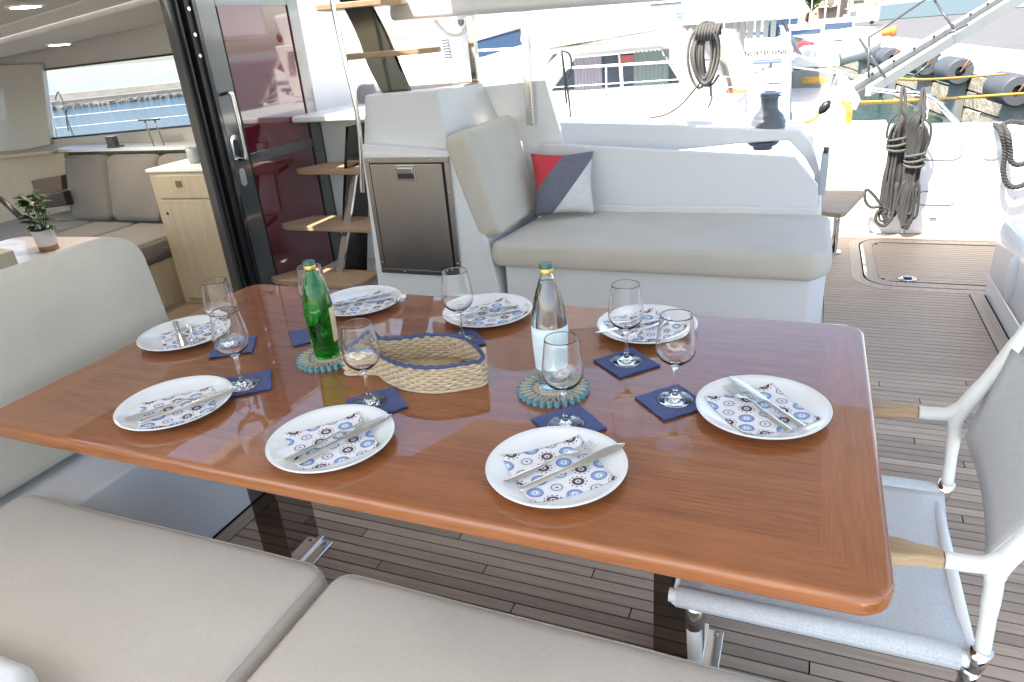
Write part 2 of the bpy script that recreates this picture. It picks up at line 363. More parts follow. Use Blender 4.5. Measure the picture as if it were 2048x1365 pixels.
def pad(outline, thick, r, mtx, mat, name, parent=None, dome=.012, corner=.05, wob=.003, seed=0, step=.04, piping=True):
    """upholstered cushion: outline (2-D) with rounded rim profile, slightly domed; lies in local XY, grows to +Z; seams as welt lines"""
    pts = dense(roundpoly(outline, corner), step); n = len(pts); rings = []
    prof = [(r*(1-math.cos(a)), r*(1-math.sin(a))) for a in [math.pi/2*k/5 for k in range(6)]]
    lo = [(i_, z) for i_, z in [(p[0], p[1]) for p in prof]]
    # bottom to top
    seq = [(r, 0)]+[(r-r*math.sin(math.pi/2*k/4), r-r*math.cos(math.pi/2*k/4)) for k in range(1, 5)]
    seq += [(-.004, thick*.5)]+[(r-r*math.cos(math.pi/2*k/6), thick-r+r*math.sin(math.pi/2*k/6)) for k in range(0, 7)]
    cx = sum(p[0] for p in pts)/n; cyy = sum(p[1] for p in pts)/n
    vs = []; fs = []
    for (d, z) in seq:
        for p in inset(pts, d): vs.append(Vector((p[0], p[1], z)))
    last = inset(pts, r); m = len(seq)
    mind = min(max(p[0] for p in pts)-min(p[0] for p in pts), max(p[1] for p in pts)-min(p[1] for p in pts))/2-r
    K = 14
    LS = last[::2]
    def rim(q):
        best = 9
        for a_, b_ in zip(LS, LS[1:]+LS[:1]):
            ax, ay = a_; bx, by = b_[0]-ax, b_[1]-ay; l2 = bx*bx+by*by or 1e-9
            t_ = max(0, min(1, ((q[0]-ax)*bx+(q[1]-ay)*by)/l2)); dd = math.hypot(q[0]-ax-bx*t_, q[1]-ay-by*t_)
            if dd < best: best = dd
        return best
    from mathutils.geometry import delaunay_2d_cdt
    gx0, gx1 = min(p[0] for p in last), max(p[0] for p in last); gy0, gy1 = min(p[1] for p in last), max(p[1] for p in last)
    pts2 = [Vector(p) for p in last]; gs_ = step*.8; nx_ = int((gx1-gx0)/gs_)+1; ny_ = int((gy1-gy0)/gs_)+1
    def inside(q):
        r_ = False
        for (ax, ay), (bx, by) in zip(last, last[1:]+last[:1]):
            if (ay > q[1]) != (by > q[1]) and q[0] < (bx-ax)*(q[1]-ay)/(by-ay)+ax: r_ = not r_
        return r_
    for i in range(nx_+1):
        for j in range(ny_+1):
            q = (gx0+(gx1-gx0)*(i+.5*(j % 2))/nx_, gy0+(gy1-gy0)*j/ny_)
            if inside(q) and rim(q) > gs_*.55: pts2.append(Vector(q))
    cv, ce, cf, _a, _b, _c = delaunay_2d_cdt(pts2, [(i, (i+1) % n) for i in range(n)], [], 1, 1e-5)
    cap0 = len(vs)
    for q in cv: vs.append(Vector((q[0], q[1], thick+dome*(1-(1-min(1, rim(q)/max(.05, mind)))**2))))
    capf = [tuple(cap0+k for k in f_) for f_ in cf]
    def dsp(v):
        q = noise.noise(Vector((v.x*5+seed, v.y*5, v.z*5)))+.5*noise.noise(Vector((v.x*14+seed, v.y*9, 3)))
        v.z += wob*q*(1 if v.z > thick*.6 else 0); v.x += wob*.6*q
        return v
    for v in vs: dsp(v)
    for i in range(m-1):
        for k in range(n): fs.append((i*n+k, i*n+(k+1) % n, (i+1)*n+(k+1) % n, (i+1)*n+k))
    fs.append(tuple(range(n))[::-1]); fs += capf
    mb = MB(); mb.add([mtx @ v for v in vs], fs, True)
    o = mb.build(name, mat, parent, weld=2e-5)
    def seam(z, rr=.0018):
        t = MB(); t.tube([mtx @ dsp(Vector((p[0], p[1], z))) for p in inset(pts, r*.28)], rr, 6, closed=True)
        return t
    if not piping: return o
    s = seam(thick-r*.28); s.build('piping', mat, o if not parent else o)
    return o
def frameM(o, x, y, z):
    X = Vector(x).normalized(); Z = Vector(z).normalized(); Y = Z.cross(X).normalized(); X = Y.cross(Z)
    return Matrix(((X.x, Y.x, Z.x, o[0]), (X.y, Y.y, Z.y, o[1]), (X.z, Y.z, Z.z, o[2]), (0, 0, 0, 1)))
def curve_pts(ctrl, sub=8, closed=False):
    P = [Vector(p) for p in ctrl]; n = len(P); out = []
    for i in range(n if closed else n-1):
        p0 = P[(i-1) % n] if closed or i > 0 else P[i]; p1 = P[i]; p2 = P[(i+1) % n]; p3 = P[(i+2) % n] if closed or i < n-2 else p2
        for k in range(sub):
            t = k/sub; out.append(.5*((2*p1)+(-p0+p2)*t+(2*p0-5*p1+4*p2-p3)*t*t+(-p0+3*p1-3*p2+p3)*t**3))
    if not closed: out.append(P[-1])
    return out

# ================================================================== SETTING: deck, water, quay, sky
sea = MB().add([(-900, -300, -1.2), (900, -300, -1.2), (900, 1500, -1.2), (-900, 1500, -1.2)], [(0, 1, 2, 3)]).build('water', WATER); tag(sea, kind='structure')

deck = MB().box((-3.0, .05, -.10), (2.6, 5.6, -.003)).build('deck', CAULK); tag(deck, kind='structure')
o = MB().box((-3.0, -2.6, -.10), (2.6, .048, .0)).build('bounce_side_deck', GELM); tag(o, kind='structure')  # unseen near-side deck, made white to bounce sunlight under the roof
o = MB().box((1.365, .05, -.0029), (2.6, 4.15, .0)).build('aft_deck', TEAK); tag(o, kind='structure')
def plank_mesh(L, wd, axis=0):
    mb = MB()
    a = (0, 0, -.008); b = (L, wd, 0) if axis == 0 else (wd, L, 0); mb.box(a, b)
    me = bpy.data.meshes.new('plank')
    me.from_pydata(mb.v, [], mb.f); me.materials.append(TEAK if axis == 0 else TEAKV); return me
PL = {}
def plank(x0, x1, y, wd=.0354):
    key = round(x1-x0, 2)
    if key not in PL: PL[key] = plank_mesh(key-.004, wd)
    o = bpy.data.objects.new('plank', PL[key]); COL.objects.link(o); o.parent = deck; o.location = (x0, y, 0)
rng = random.Random(3)
npl = 0
row = 0; y = .78
while y < 3.14:
    lo, hi = -1.70, 1.36
    if y > 3.26: hi = .86
    j = -1.70-((row*37) % 100)/100*1.25
    xs = [lo]
    while j < hi:
        if j > lo+.12 and j < hi-.12: xs.append(round(j, 2))
        j += 1.25
    xs.append(hi)
    for a, b in zip(xs, xs[1:]): plank(a, b, y); npl += 1
    y += .0402; row += 1
# farther strips, too fine to pick apart one by one: still planks with real gaps
mb = MB()
while y < 5.36:
    hi = .86 if y < 4.24 else 2.0
    segs = [(.14, hi)]
    cz0 = 4.422
    if 4.17 < y < 5.25:
        dy = max(0, cz0-y, y+.035-5.05); xo = .291+.228-math.sqrt(max(0, .228**2-min(dy, .228)**2)); xi = .437+.085-math.sqrt(max(0, .085**2-min(dy, .085)**2))
        segs = [(.14, xo)]
        if dy < .085: segs.append((xi, 2.0))
    for a, b in segs: mb.box((a, y, -.008), (b, y+.0362, 0))
    y += .0402
o = mb.build('plank', TEAK, deck); o['kind'] = 'stuff'
# margin boards
mb = MB().box((-1.762, .78, -.008), (-1.706, 3.0, 0)); mb.build('margin_board', TEAKV, deck)
o = MB().box((-3.0, 3.15, -.0028), (.11, 5.37, .0)).build('inner_deck', GELM); tag(o, kind='structure')
mb = MB().box((.115, 3.06, -.008), (.137, 5.12, .0)); mb.build('margin_board', TEAKV, deck)
mb = MB().box((.866, 3.0, -.008), (.93, 4.262, .001)); mb.build('margin_board', TEAKV, deck)

# deck hatch with rounded corners
hat = thing('deck_hatch', (.9, 4.7, 0), 'rounded teak hatch lid let into the deck beside the settee', 'hatch')
mb = MB()
outer = roundpoly([(2.2, 4.262), (.36, 4.262), (.36, 5.21), (2.2, 5.21)], [0, .16, .16, 0], 10)
def band(mb, outline, d0, d1, z0, z1):
    a = inset(outline, d0); b = inset(outline, d1); n = len(outline)
    vs = [(p[0], p[1], z1) for p in a]+[(p[0], p[1], z1) for p in b]+[(p[0], p[1], z0) for p in a]+[(p[0], p[1], z0) for p in b]
    fs = [(i, i+1, n+i+1, n+i) for i in range(n-1)]+[(i, i+1, 2*n+i+1, 2*n+i) for i in range(n-1)]+[(n+i, n+i+1, 3*n+i+1, 3*n+i) for i in range(n-1)]
    mb.add(vs, fs)
band(mb, outer, -.068, -.006, -.008, .0012); mb.build('hatch_surround', TEAKV, hat)
mb = MB(); band(mb, outer, .006, .075, -.008, .0016); mb.build('lid_border', TEAKV, hat)
mb = MB(); mb.box((.362, 4.42, -.004), (.378, 5.05, .004)); mb.build('hinge_strip', STEEL, hat)
mb = MB().lathe([(0, .001), (.045, .002), (.05, .004), (.042, .007), (.03, .006), (.028, .003)], (.585, 4.40, 0), 24); lt = mb.build('lift_ring', STEEL, hat)
mb = MB().box((.565, 4.393, .004), (.605, 4.41, .010)); mb.build('slot', BLACK, lt)

# stern moulding at the right with an oval loudspeaker
st = thing('stern_seat_moulding', (1.2, 3.4, 0), 'white fibreglass stern seat moulding with oval loudspeaker at right edge of deck', 'boat seat')
pts = [(.938, 4.262), (.938, 2.6), (2.0, 2.6), (2.0, 4.262)]
mb = MB(); P0 = roundpoly(pts, .05); n = len(P0)
rings = []
for z, d in ((0, 0), (.10, .0), (.104, .004), (.11, 0), (.34, .006), (.385, .016), (.405, .030), (.41, .045)):
    rings.append([(p[0], p[1], z) for p in inset(P0, d)])
vs = [v for r_ in rings for v in r_]; fs = []
for i in range(len(rings)-1):
    for k in range(n): fs.append((i*n+k, i*n+(k+1) % n, (i+1)*n+(k+1) % n, (i+1)*n+k))
fs.append(tuple((len(rings)-1)*n+k for k in range(n)))
mb.add(vs, fs, True); mb.build('moulded_base', GEL, st, auto=40)
mb = MB(); prof = [(0, .022), (.05, .02), (.085, .012), (.092, 0)]
mb.lathe(prof, (0, 0, 0), 28); mb.v = [(.946-v[2]*.8, 3.80+v[0]*1.05, .225+v[1]*1.35) for v in mb.v]
mb.build('loudspeaker_cover', simple('speaker_grey', (.60, .62, .64), .4), st)

# far bulwark
bw = MB()
prof = [(5.38, -.02), (5.38, .60), (5.39, .65), (5.43, .675), (5.62, .68), (5.66, .65), (5.68, .55), (5.72, -1.15)]
xs_ = [(-4.2, .16), (-2.5, .14), (-1.4, .10), (0, .035), (.6, .02), (3.0, -.005)]
vs = []; fs = []
for x, dz in xs_:
    for (yy, zz) in prof: vs.append((x, yy, zz+(dz if zz > .3 else 0)))
n = len(prof)
for i in range(len(xs_)-1):
    for k in range(n-1): fs.append((i*n+k, (i+1)*n+k, (i+1)*n+k+1, i*n+k+1))
bw.add(vs, fs, True); bul = bw.build('bulwark', GEL, auto=40)
tag(bul, 'long white hull bulwark behind the coiled ropes on far side of deck', 'bulwark')
def recess_lid(cx_, cz, w, h):
    q = roundpoly([(cx_-w/2, cz-h/2), (cx_+w/2, cz-h/2), (cx_+w/2, cz+h/2), (cx_-w/2, cz+h/2)], h*.48, 8)
    m = MB(); m.prism([(a, 5.379, b) for a, b in q], (0, -.004, 0)); o = m.build('fairing_lid', GEL, bul)
    m = MB(); m.tube([(a, 5.3785, b) for a, b in inset(q, -.003)], .0035, 5, closed=True); m.build('seal', simple('seal_grey', (.10, .10, .11), .5), o)
recess_lid(0.7896, 0.5438, .24, .085)
recess_lid(0.8106, 0.2438, .23, .085)
m = MB(); m.lathe([(0, .02), (.018, .02), (.03, .012), (.05, .01), (.062, .004), (.064, 0)], (0, 0, 0), 24); c = (1.0786, 5.3800, 0.5524)
m.v = [(c[0]+v[0], 5.379-v[2], c[2]+v[1]) for v in m.v]; m.build('drain_fitting', GEL, bul)
m = MB(); m.box((0.7876, 5.37, 0.1031), (0.8289, 5.385, 0.1169)); m.build('latch', STEEL, bul)
m = MB(); x = 0.6500; m.box((x-.006, 5.365, 0), (x+.006, 5.39, .70)); m.build('corner_trim', STEEL, bul)

# roof over the cockpit (unseen in the frame but it shades the table) and the saloon
hard = MB()
q = [(-3.05, -.75), (1.35, -.75), (1.35, 4.05), (-.5, 4.0), (-.55, 3.4), (-1.75, 3.35), (-1.95, 2.85), (-3.05, 2.80)]
hard.prism([(a, b, 2.12) for a, b in q], (0, 0, .14)); o = hard.build('hardtop_roof', GELM, bev=.02); tag(o, kind='structure')

# ================================================================== settee with coaming on the far side
se = thing('lounge_settee', (-.65, 3.4, 0), 'white moulded lounge settee with taupe mattress opposite the table', 'settee')
q = roundpoly([(-1.39, 3.13), (.05, 3.13), (.11, 3.19), (.11, 3.78), (-1.39, 3.78)], [.01, .03, .03, .01, .01], 4)
m = MB(); m.prism([(a, b, -.002) for a, b in q], (0, 0, .417)); m.build('base', GELM, se, bev=.006)
# long seat mattress
q = [(-1.445, 3.06), (.06, 3.06), (.125, 3.16), (.125, 3.76), (-1.36, 3.76)]
pad(q, .125, .035, Matrix.Translation((0, 0, .415)), TAUPE, 'seat_mattress', se, dome=.005, corner=[.05, .08, .08, .045, .045], seed=4, piping=False)
# back cushion leaning at the left end
bmx = frameM((-1.432, 3.07, .54), (0, 1, 0), None, (.52, 0, .155))
pad([(0.02, 0), (.60, 0), (.64, .53), (.0, .53)], .135, .03, frameM((-1.51, 3.08, .535), (0, 1, 0), None, Vector((.52, 0, .14))), TAUPE, 'back_cushion', se, dome=.008, corner=.05, seed=9, piping=False)
# coaming behind the seat
m = MB()
top = [(-1.3789, 3.7600, 0.9067), (-0.0659, 3.7600, 0.8159), (0.0506, 3.7600, 0.6788), (.075, 3.76, .0), (-1.42, 3.76, .0)]
m.prism(top, (0, .045, 0)); m.build('coaming', GELM, se, bev=.008)
m = MB(); m.box((-1.36, 3.735, .52), (.07, 3.765, .575)); m.build('ledge', GELM, se, bev=.01)
# inner tray behind the coaming (white locker tops)
m = MB(); m.box((-1.45, 3.81, .2), (-.86, 4.9, .80)); m.build('side_locker_top', GEL, se, bev=.03)
m = MB(); m.box((-.86, 3.81, .2), (.02, 4.55, .60)); m.build('side_locker_top', GEL, se, bev=.03)

# winch frame beyond it
wf = thing('winch_arch', (-.1, 4.2, 0), 'white arched moulding carrying the deck winch beyond the settee', 'winch mount')
m = MB()
pts = [(-1.4326, 4.1000, 0.9737), (-0.7110, 4.1000, 0.9397), (-0.0585, 4.1000, 0.8939), (0.0049, 4.1000, 0.8362), (0.0609, 4.1000, 0.6765), (0.0936, 4.1000, 0.3770), (0.0608, 4.1000, 0.3761), (0.0301, 4.1000, 0.6634), (-0.0193, 4.1000, 0.7482), (-0.1088, 4.1000, 0.8435), (-0.3579, 4.1000, 0.8324), (-0.5707, 4.1000, 0.8117), (-0.8507, 4.1000, 0.7908), (-1.4433, 4.1000, 0.7869)]
m.prism(pts, (0, .22, 0)); m.build('arch', GEL, wf, bev=.012)
wi = thing('winch', (-0.2258, 4.2000, 0.8832), 'dark grey sheet winch standing on the white arch moulding', 'winch')
c = (-0.2258, 4.2000, 0.8832)
m = MB().lathe([(0, 0), (.088, 0), (.09, .01), (.09, .055), (.082, .062), (.079, .066), (.079, .075), (.072, .088), (.052, .108), (.046, .125), (.045, .16), (.048, .172), (.047, .176)], (c[0], c[1], c[2]), 32); m.build('drum', GREYW, wi, auto=50)
m = MB().lathe([(.047, .176), (.062, .179), (.063, .184), (.05, .187), (.05, .191), (.062, .194), (.060, .200), (.03, .205), (.028, .209), (0, .209)], (c[0], c[1], c[2]), 32); m.build('self_tailer_ring', simple('winch_top', (.16, .20, .27), .3, coat=.4), wi, auto=50)
m = MB().lathe([(0, -.045), (.05, -.045), (.052, -.03), (.075, -.02), (.088, -.005), (.088, 0)], (c[0]-.02, c[1], 0.8350-.005), 24); m.build('gearbox', GREYW, wi)
# engine control box on its right leg
ec = thing('control_box', (0.0589, 4.0500, 0.6996), 'light grey control box on the right leg of the white arch', 'control box')
a = (0.0577, 4.0500, 0.5809); b = (0.0721, 4.0500, 0.7897)
m = MB().box((a[0], 3.97, a[2]), (a[0]+.035, 4.09, b[2])); m.build('housing', simple('box_grey', (.42, .44, .47), .5), ec, bev=.008)
m = MB().tube([(a[0]+.018, 4.03, b[2]), (a[0]+.02, 4.03, b[2]+.03)], .014, 12); m.build('knob', DARKMET, ec)
# small folding teak seat
ts = thing('folding_teak_seat', (.25, 4.75, 0), 'small pointed teak seat on a single metal leg behind the settee end', 'seat')
m = MB()
q = [(.09, 4.86), (.31, 4.86), (.34, 4.83), (.215, 4.30), (.19, 4.27), (.085, 4.30)]
m.prism([(a, b, .385) for a, b in q], (0, 0, .028)); m.build('seat', TREAD, ts, bev=.006)
m = MB(); m.tube([(.185, 4.80, .385), (.186, 4.86, .0)], .011, 10).tube([(.205, 4.80, .385), (.206, 4.86, .0)], .011, 10); m.build('leg', STEEL, ts)
m = MB(); m.box((.13, 4.83, .0), (.24, 4.90, .01)); m.build('foot_plate', STEEL, ts, bev=.004)

# pillow
pc = (-1.2582, 3.62, .56)
pw, ph = .335, .335
def pillow():
    N = 22; vs = []; fs = []
    for sgn in (1, -1):
        for i in range(N+1):
            for j in range(N+1):
                u = i/N*2-1; v = j/N*2-1
                pinch = 1-.07*(1-abs(u)**2)*(abs(v)**4)-.0; pinch2 = 1-.07*(1-abs(v)**2)*(abs(u)**4)
                x = u*pw/2*(1-.10*(1-v*v*0)*(abs(u) > 0)*(1-abs(v)**1.5)*abs(u)**3); z = v*ph/2*(1-.10*(1-abs(u)**1.5)*abs(v)**3)
                t = ((1-u**4)*(1-v**4))**.6*.062+.006*noise.noise(Vector((u*2.5, v*2.5, sgn)))*(1-u*u)*(1-v*v)
                vs.append((x, sgn*t, z))
        o = 0 if sgn == 1 else (N+1)**2
        for i in range(N):
            for j in range(N):
                a = o+i*(N+1)+j; fs.append((a, a+1, a+N+2, a+N+1))
    m = MB(); m.add(vs, fs, True); return m
m_, nt, bs = NT('striped_pillow_cloth')
tc = nd(nt, 'ShaderNodeTexCoord'); sp = nd(nt, 'ShaderNodeSeparateXYZ'); nt.links.new(tc.outputs['Object'], sp.inputs[0])
u = mth(nt, 'MULTIPLY_ADD', sp.outputs[0], 1/pw, .5); v = mth(nt, 'MULTIPLY_ADD', sp.outputs[2], -1/ph, .5)
red = mth(nt, 'LESS_THAN', mth(nt, 'ADD', mth(nt, 'DIVIDE', u, .56), mth(nt, 'DIVIDE', v, .64)), 1.0)
wht = mth(nt, 'GREATER_THAN', mth(nt, 'ADD', mth(nt, 'MULTIPLY', u, .92), mth(nt, 'MULTIPLY', v, .73)), .98)
c = mixc(nt, red, (.14, .14, .175), (.52, .045, .06)); c = mixc(nt, wht, c, (.60, .60, .58))
nz = noise_n(nt, mapping(nt, (30, 30, 400)), 1, 3)
hs = nd(nt, 'ShaderNodeHueSaturation'); nt.links.new(c, hs.inputs['Color']); nt.links.new(mth(nt, 'MULTIPLY_ADD', nz, .7, .65), hs.inputs['Value']); nt.links.new(hs.outputs[0], bs.inputs['Base Color'])
bs.inputs['Roughness'].default_value = .95; bump(nt, bs, nz, .4, .002)
pl = pillow().build('throw_pillow', m_); tag(pl, 'square red, grey and white pillow leaning on the settee back cushion', 'pillow')
px_ = Vector((.285, .14, .01)).normalized()
pl.matrix_world = Matrix.Translation((-1.215, 3.60, .718)) @ frameM((0, 0, 0), px_, None, Vector((-.02, .05, 1))).to_4x4() @ Matrix.Rotation(R(-14), 4, 'X') @ Matrix.Rotation(R(2.5), 4, 'Y')
m = MB()
pl_seam = [(s*.5*pw*.99, 0, t*.5*ph*.99) for s, t in ((-1, -1), (1, -1), (1, 1), (-1, 1))]

# ================================================================== console with the refrigerator
co = thing('fridge_console', (-1.8, 3.4, 0), 'white moulded console that holds the steel refrigerator door', 'console')
m = MB()
m.prism([(-2.17, 3.1, -.002), (-1.39, 3.1, -.002), (-1.45, 3.1, .50), (-1.6043, 3.1000, 0.9625), (-2.1244, 3.1000, 0.9913)], (0, .72, 0)); m.build('lower_body', GELM, co, bev=.012)
m = MB()
m.prism([(-2.1407, 3.1150, 0.9889), (-2.1278, 3.1150, 1.0238), (-1.6094, 3.1150, 0.9813), (-1.6054, 3.1150, 0.9478)], (0, .70, 0)); m.build('ledge', GELM, co, bev=.008)
m = MB()
b0 = [(-2.1583, 3.1800, 1.0060), (-1.6621, 3.1800, 0.9732)]; t0 = [(-2.1044, 3.1800, 1.2540), (-1.6900, 3.1800, 1.2618)]
m.hexa([b0[0], b0[1], (-1.62, 3.82, .96), (-2.16, 3.82, .96)], [t0[0], t0[1], (-1.74, 3.82, 1.245), (-2.16, 3.82, 1.245)]); m.build('upper_body', GELM, co, bev=.01)
m = MB(); m.prism([(-2.0455, 3.8200, 1.1981), (-1.3648, 3.8200, 1.2357), (-1.2933, 3.8200, 0.9657), (-1.28, 3.82, .60), (-2.0, 3.82, .60)], (0, .03, 0)); m.build('glossy_screen', simple('glossy_white', (.80, .80, .80), .06, coat=1), co)
m = MB(); m.box((-2.17, 3.3, 1.247), (-1.72, 3.75, 1.252)); m.build('teak_top_strip', TREAD, co)
# refrigerator door
fr = thing('refrigerator', (-1.87, 3.09, .3), 'brushed steel refrigerator door set into the white console', 'refrigerator')
F = [(-2.1076, 3.0900, 0.9350), (-1.6318, 3.0900, 0.9431), (-1.6397, 3.0900, 0.3387), (-2.1185, 3.0900, 0.3238)]
x0, x1, z0, z1 = -2.105, -1.622, .345, .960
m = MB(); t = .026
for a, b in (((x0, z1-t), (x1, z1)), ((x0, z0), (x1, z0+t)), ((x0, z0+t+.0005), (x0+t, z1-t-.0005)), ((x1-t, z0+t+.0005), (x1, z1-t-.0005))): m.box((a[0], 3.084, a[1]), (b[0], 3.098, b[1]))
fo = m.build('door_frame', BRUSH, fr, bev=.002)
m = MB(); m.box((x0+t+.002, 3.094, z0+t+.002), (x1-t-.002, 3.099, z1-t-.002)); m.build('gasket', BLACK, fr)
m = MB(); m.box((x0+t+.007, 3.079, z0+t+.007), (x1-t-.012, 3.093, z1-t-.007)); dr = m.build('door', BRUSH, fr, bev=.002)
lx, lz = -1.865, .885
m = MB(); m.box((lx-.055, 3.073, lz-.038), (lx+.055, 3.0785, lz+.038)); lt = m.build('latch_plate', STEEL, dr, bev=.002)
m = MB(); m.box((lx-.045, 3.071, lz-.028), (lx+.045, 3.0728, lz-.004)); m.build('latch_recess', BLACK, dr)
m = MB(); m.box((lx-.043, 3.066, lz-.002), (lx+.043, 3.0725, lz+.026)); m.build('latch_flap', STEEL, dr, bev=.002)
for sx_, sz_ in ((.06, .987), (.80, .985), (.012, .80), (.988, .72), (.012, .1), (.988, .12), (.3, .013), (.8, .013)):
    m = MB().lathe([(0, .003), (.004, .003), (.005, 0)], (0, 0, 0), 8); cx_ = x0+(x1-x0)*sx_; cz_ = z0+(z1-z0)*sz_
    cx_ = min(max(cx_, x0+.013), x1-.013); cz_ = min(max(cz_, z0+.013), z1-.013)
    m.v = [(cx_+v[0], 3.084-v[2], cz_+v[1]) for v in m.v]; m.build('screw', STEEL, fo)

# ================================================================== lower stairs, platform and rail
sg = 'teak treads of the stair beside the saloon door'
stair = thing('companion_stair', (-2.6, 3.2, 0), 'teak stair on a mirrored stringer between glass door and console', 'stair')
def tread(x0, x1, yf, z, d=.25, ch=.06):
    m = MB(); q = [(x0+ch, yf), (x1-ch*.6, yf), (x1, yf+.07), (x1-.0, yf+d), (x0+ch*1.6, yf+d), (x0, yf+.04)]
    m.prism([(a, b, z-.03) for a, b in q], (0, 0, .03)); m.build('tread', TREAD, stair, bev=.004)
tread(-2.90, -2.26, 3.06, .27); tread(-2.93, -2.22, 3.28, .535); tread(-2.92, -2.30, 3.50, .82)
# stringer: polished blade rising behind the treads
m = MB(); m.prism([(-2.56, 3.22, 0), (-2.56, 3.50, 0), (-2.56, 3.86, 1.05), (-2.56, 3.62, 1.05)], (.02, 0, 0)); m.build('stringer', MIRD, stair)
m = MB(); m.prism([(-2.5391, 3.2500, 0.2680), (-2.4960, 3.2500, 0.2703), (-2.4608, 3.5000, 0.7852), (-2.5028, 3.5000, 0.7852)], (0, .02, 0)); m.build('stringer', STEEL, stair)
pf = MB(); pf.box((-2.98, 3.66, 1.075), (-2.19, 5.4, 1.115)); o = pf.build('side_platform', GEL, bev=.012); tag(o, 'sunlit white side deck step above the teak stair', 'deck step')
# white lower wall behind stairs and water bags in the niche
m = MB(); m.box((-3.0, 3.95, -.002), (-2.2, 4.0, 1.07)); o = m.build('niche_wall', GELM); tag(o, kind='structure')
m = MB(); m.box((-3.0, 3.30, -.002), (-2.18, 3.945, .13)); o = m.build('niche_floor', GELM, bev=.01); tag(o, kind='structure')
BAGM = simple('white_plastic_bag', (.72, .72, .73), .35, var=.05, vscale=9, bscale=25, bstr=.6, bdist=.01)
bag = thing('plastic_bag', (-2.3, 3.75, .13), 'white plastic bag with printed marks in the niche under the stair', 'bag')
m = MB(); m.lathe([(0, 0), (.12, 0), (.17, .04), (.18, .12), (.15, .20), (.08, .23), (0, .235)], (-2.32, 3.72, .13), 20); m.build('bag_body', BAGM, bag)
INK = simple('ink_marks', (.15, .13, .2), .7)
m = MB()
for k in range(9):
    a = -1.9+.07*k; 
    p = [(-2.32+.187*math.cos(a+.02*j), 3.72+.187*math.sin(a+.02*j), .22+.03*((k+j) % 3)) for j in range(3)]
    m.tube(p, .003, 4)
m.build('printed_marks', INK, bag)
m = MB(); m.box((-2.52, 3.93, .45), (-2.36, 3.945, .72)); o = m.build('notice_sheet', simple('paper', (.78, .78, .8), .8)); tag(o, 'white paper notice on the niche wall behind the stair', 'paper')
wb = thing('water_bottle_pack', (-2.55, 3.8, .85), 'clear plastic water bottle standing beneath the side platform', 'bottle')
m = MB().lathe([(0, 0), (.038, 0), (.042, .01), (.042, .15), (.036, .18), (.016, .22), (.014, .24), (0, .24)], (-2.58, 3.82, .822), 20); m.build('bottle_body', panem('plastic_film', (.8, .86, .9), .05), wb)
m = MB().lathe([(.0425, .06), (.0428, .12)], (-2.58, 3.82, .822), 20); m.build('label', LABELW, wb)
m = MB().box((-2.7, 3.75, .79), (-2.3, 3.94, .82)); o = m.build('niche_shelf', GEL); tag(o, 'narrow white shelf under the side platform', 'shelf')
# polished hand rail in front of the stair
m = MB(); m.tube(curve_pts([(-2.1608, 3.1200, 1.8202), (-2.1612, 3.1200, 1.6505), (-2.1450, 3.1200, 1.4271), (-2.1255, 3.1200, 1.2040), (-2.1347, 3.1200, 1.0206), (-2.1655, 3.1200, 0.8157), (-2.1701, 3.1200, 0.7761)], 6), .0125, 12); o = m.build('stair_handrail', STEEL); tag(o, 'slim polished handrail rising beside the teak stair', 'handrail')
# upper flight to the flybridge
up = thing('flybridge_stair', (-1.95, 3.35, 1.25), 'upper stair with mirrored blade stringer rising from the white console', 'stair')
m = MB()
pts = curve_pts([(-1.9109, 3.3000, 1.2405), (-1.9611, 3.3000, 1.3814), (-2.0198, 3.3000, 1.5473), (-2.0868, 3.3000, 1.6878), (-2.1555, 3.3000, 1.8259)], 4)
pts2 = curve_pts([(-2.3296, 3.3000, 1.8430), (-2.2465, 3.3000, 1.7014), (-2.1763, 3.3000, 1.5470), (-2.1374, 3.3000, 1.3913), (-2.0732, 3.3000, 1.2475)], 4)
m.prism(pts+pts2, (0, .03, 0)); m.build('stringer', MIRD, up)
m = MB(); m.prism([(-2.0509, 3.2800, 1.2534), (-1.9213, 3.2800, 1.2503), (-1.9153, 3.2800, 1.2332), (-2.0479, 3.2800, 1.2362)], (0, .07, 0)); m.build('foot_bracket', STEEL, up)
for l, r_, yy in (((688, 104), (868, 92), 3.15), ((640, 10), (790, 5), 3.15)):
    pass
a = (-2.1991, 3.2000, 1.4578); b = (-1.8485, 3.5000, 1.4507)
def utread(a, b, w=.22):
    A = Vector(a); B = Vector(b); d = (B-A).normalized(); n_ = Vector((-d.y, d.x, 0)).normalized()*w
    q = [A+d*.02, B-d*.08, B+n_*.35, B+n_*.8, B-d*.06+n_, A+n_, A+n_*.2]
    m = MB(); m.prism([(p.x, p.y, A.z-.028+(B.z-A.z)*0) for p in q], (0, 0, .028)); m.build('tread', TREAD, up, bev=.004)
utread((-2.22, 3.2, 1.45), (-1.76, 3.33, 1.45)); utread((-2.34, 3.2, 1.685), (-1.92, 3.3, 1.685))

# grey seat on the platform
gs = MB(); gs.prism([(-2.9533, 4.3000, 0.9928), (-2.9055, 4.3000, 1.2120), (-2.8764, 4.3000, 1.2365), (-2.6709, 4.3000, 1.2331), (-2.6917, 4.3000, 1.0018)], (0, .06, 0)); o = gs.build('grey_seat_back', simple('grey_vinyl', (.17, .17, .18), .6), bev=.015); tag(o, 'dark grey seat back behind the handrail on the side deck', 'seat back')
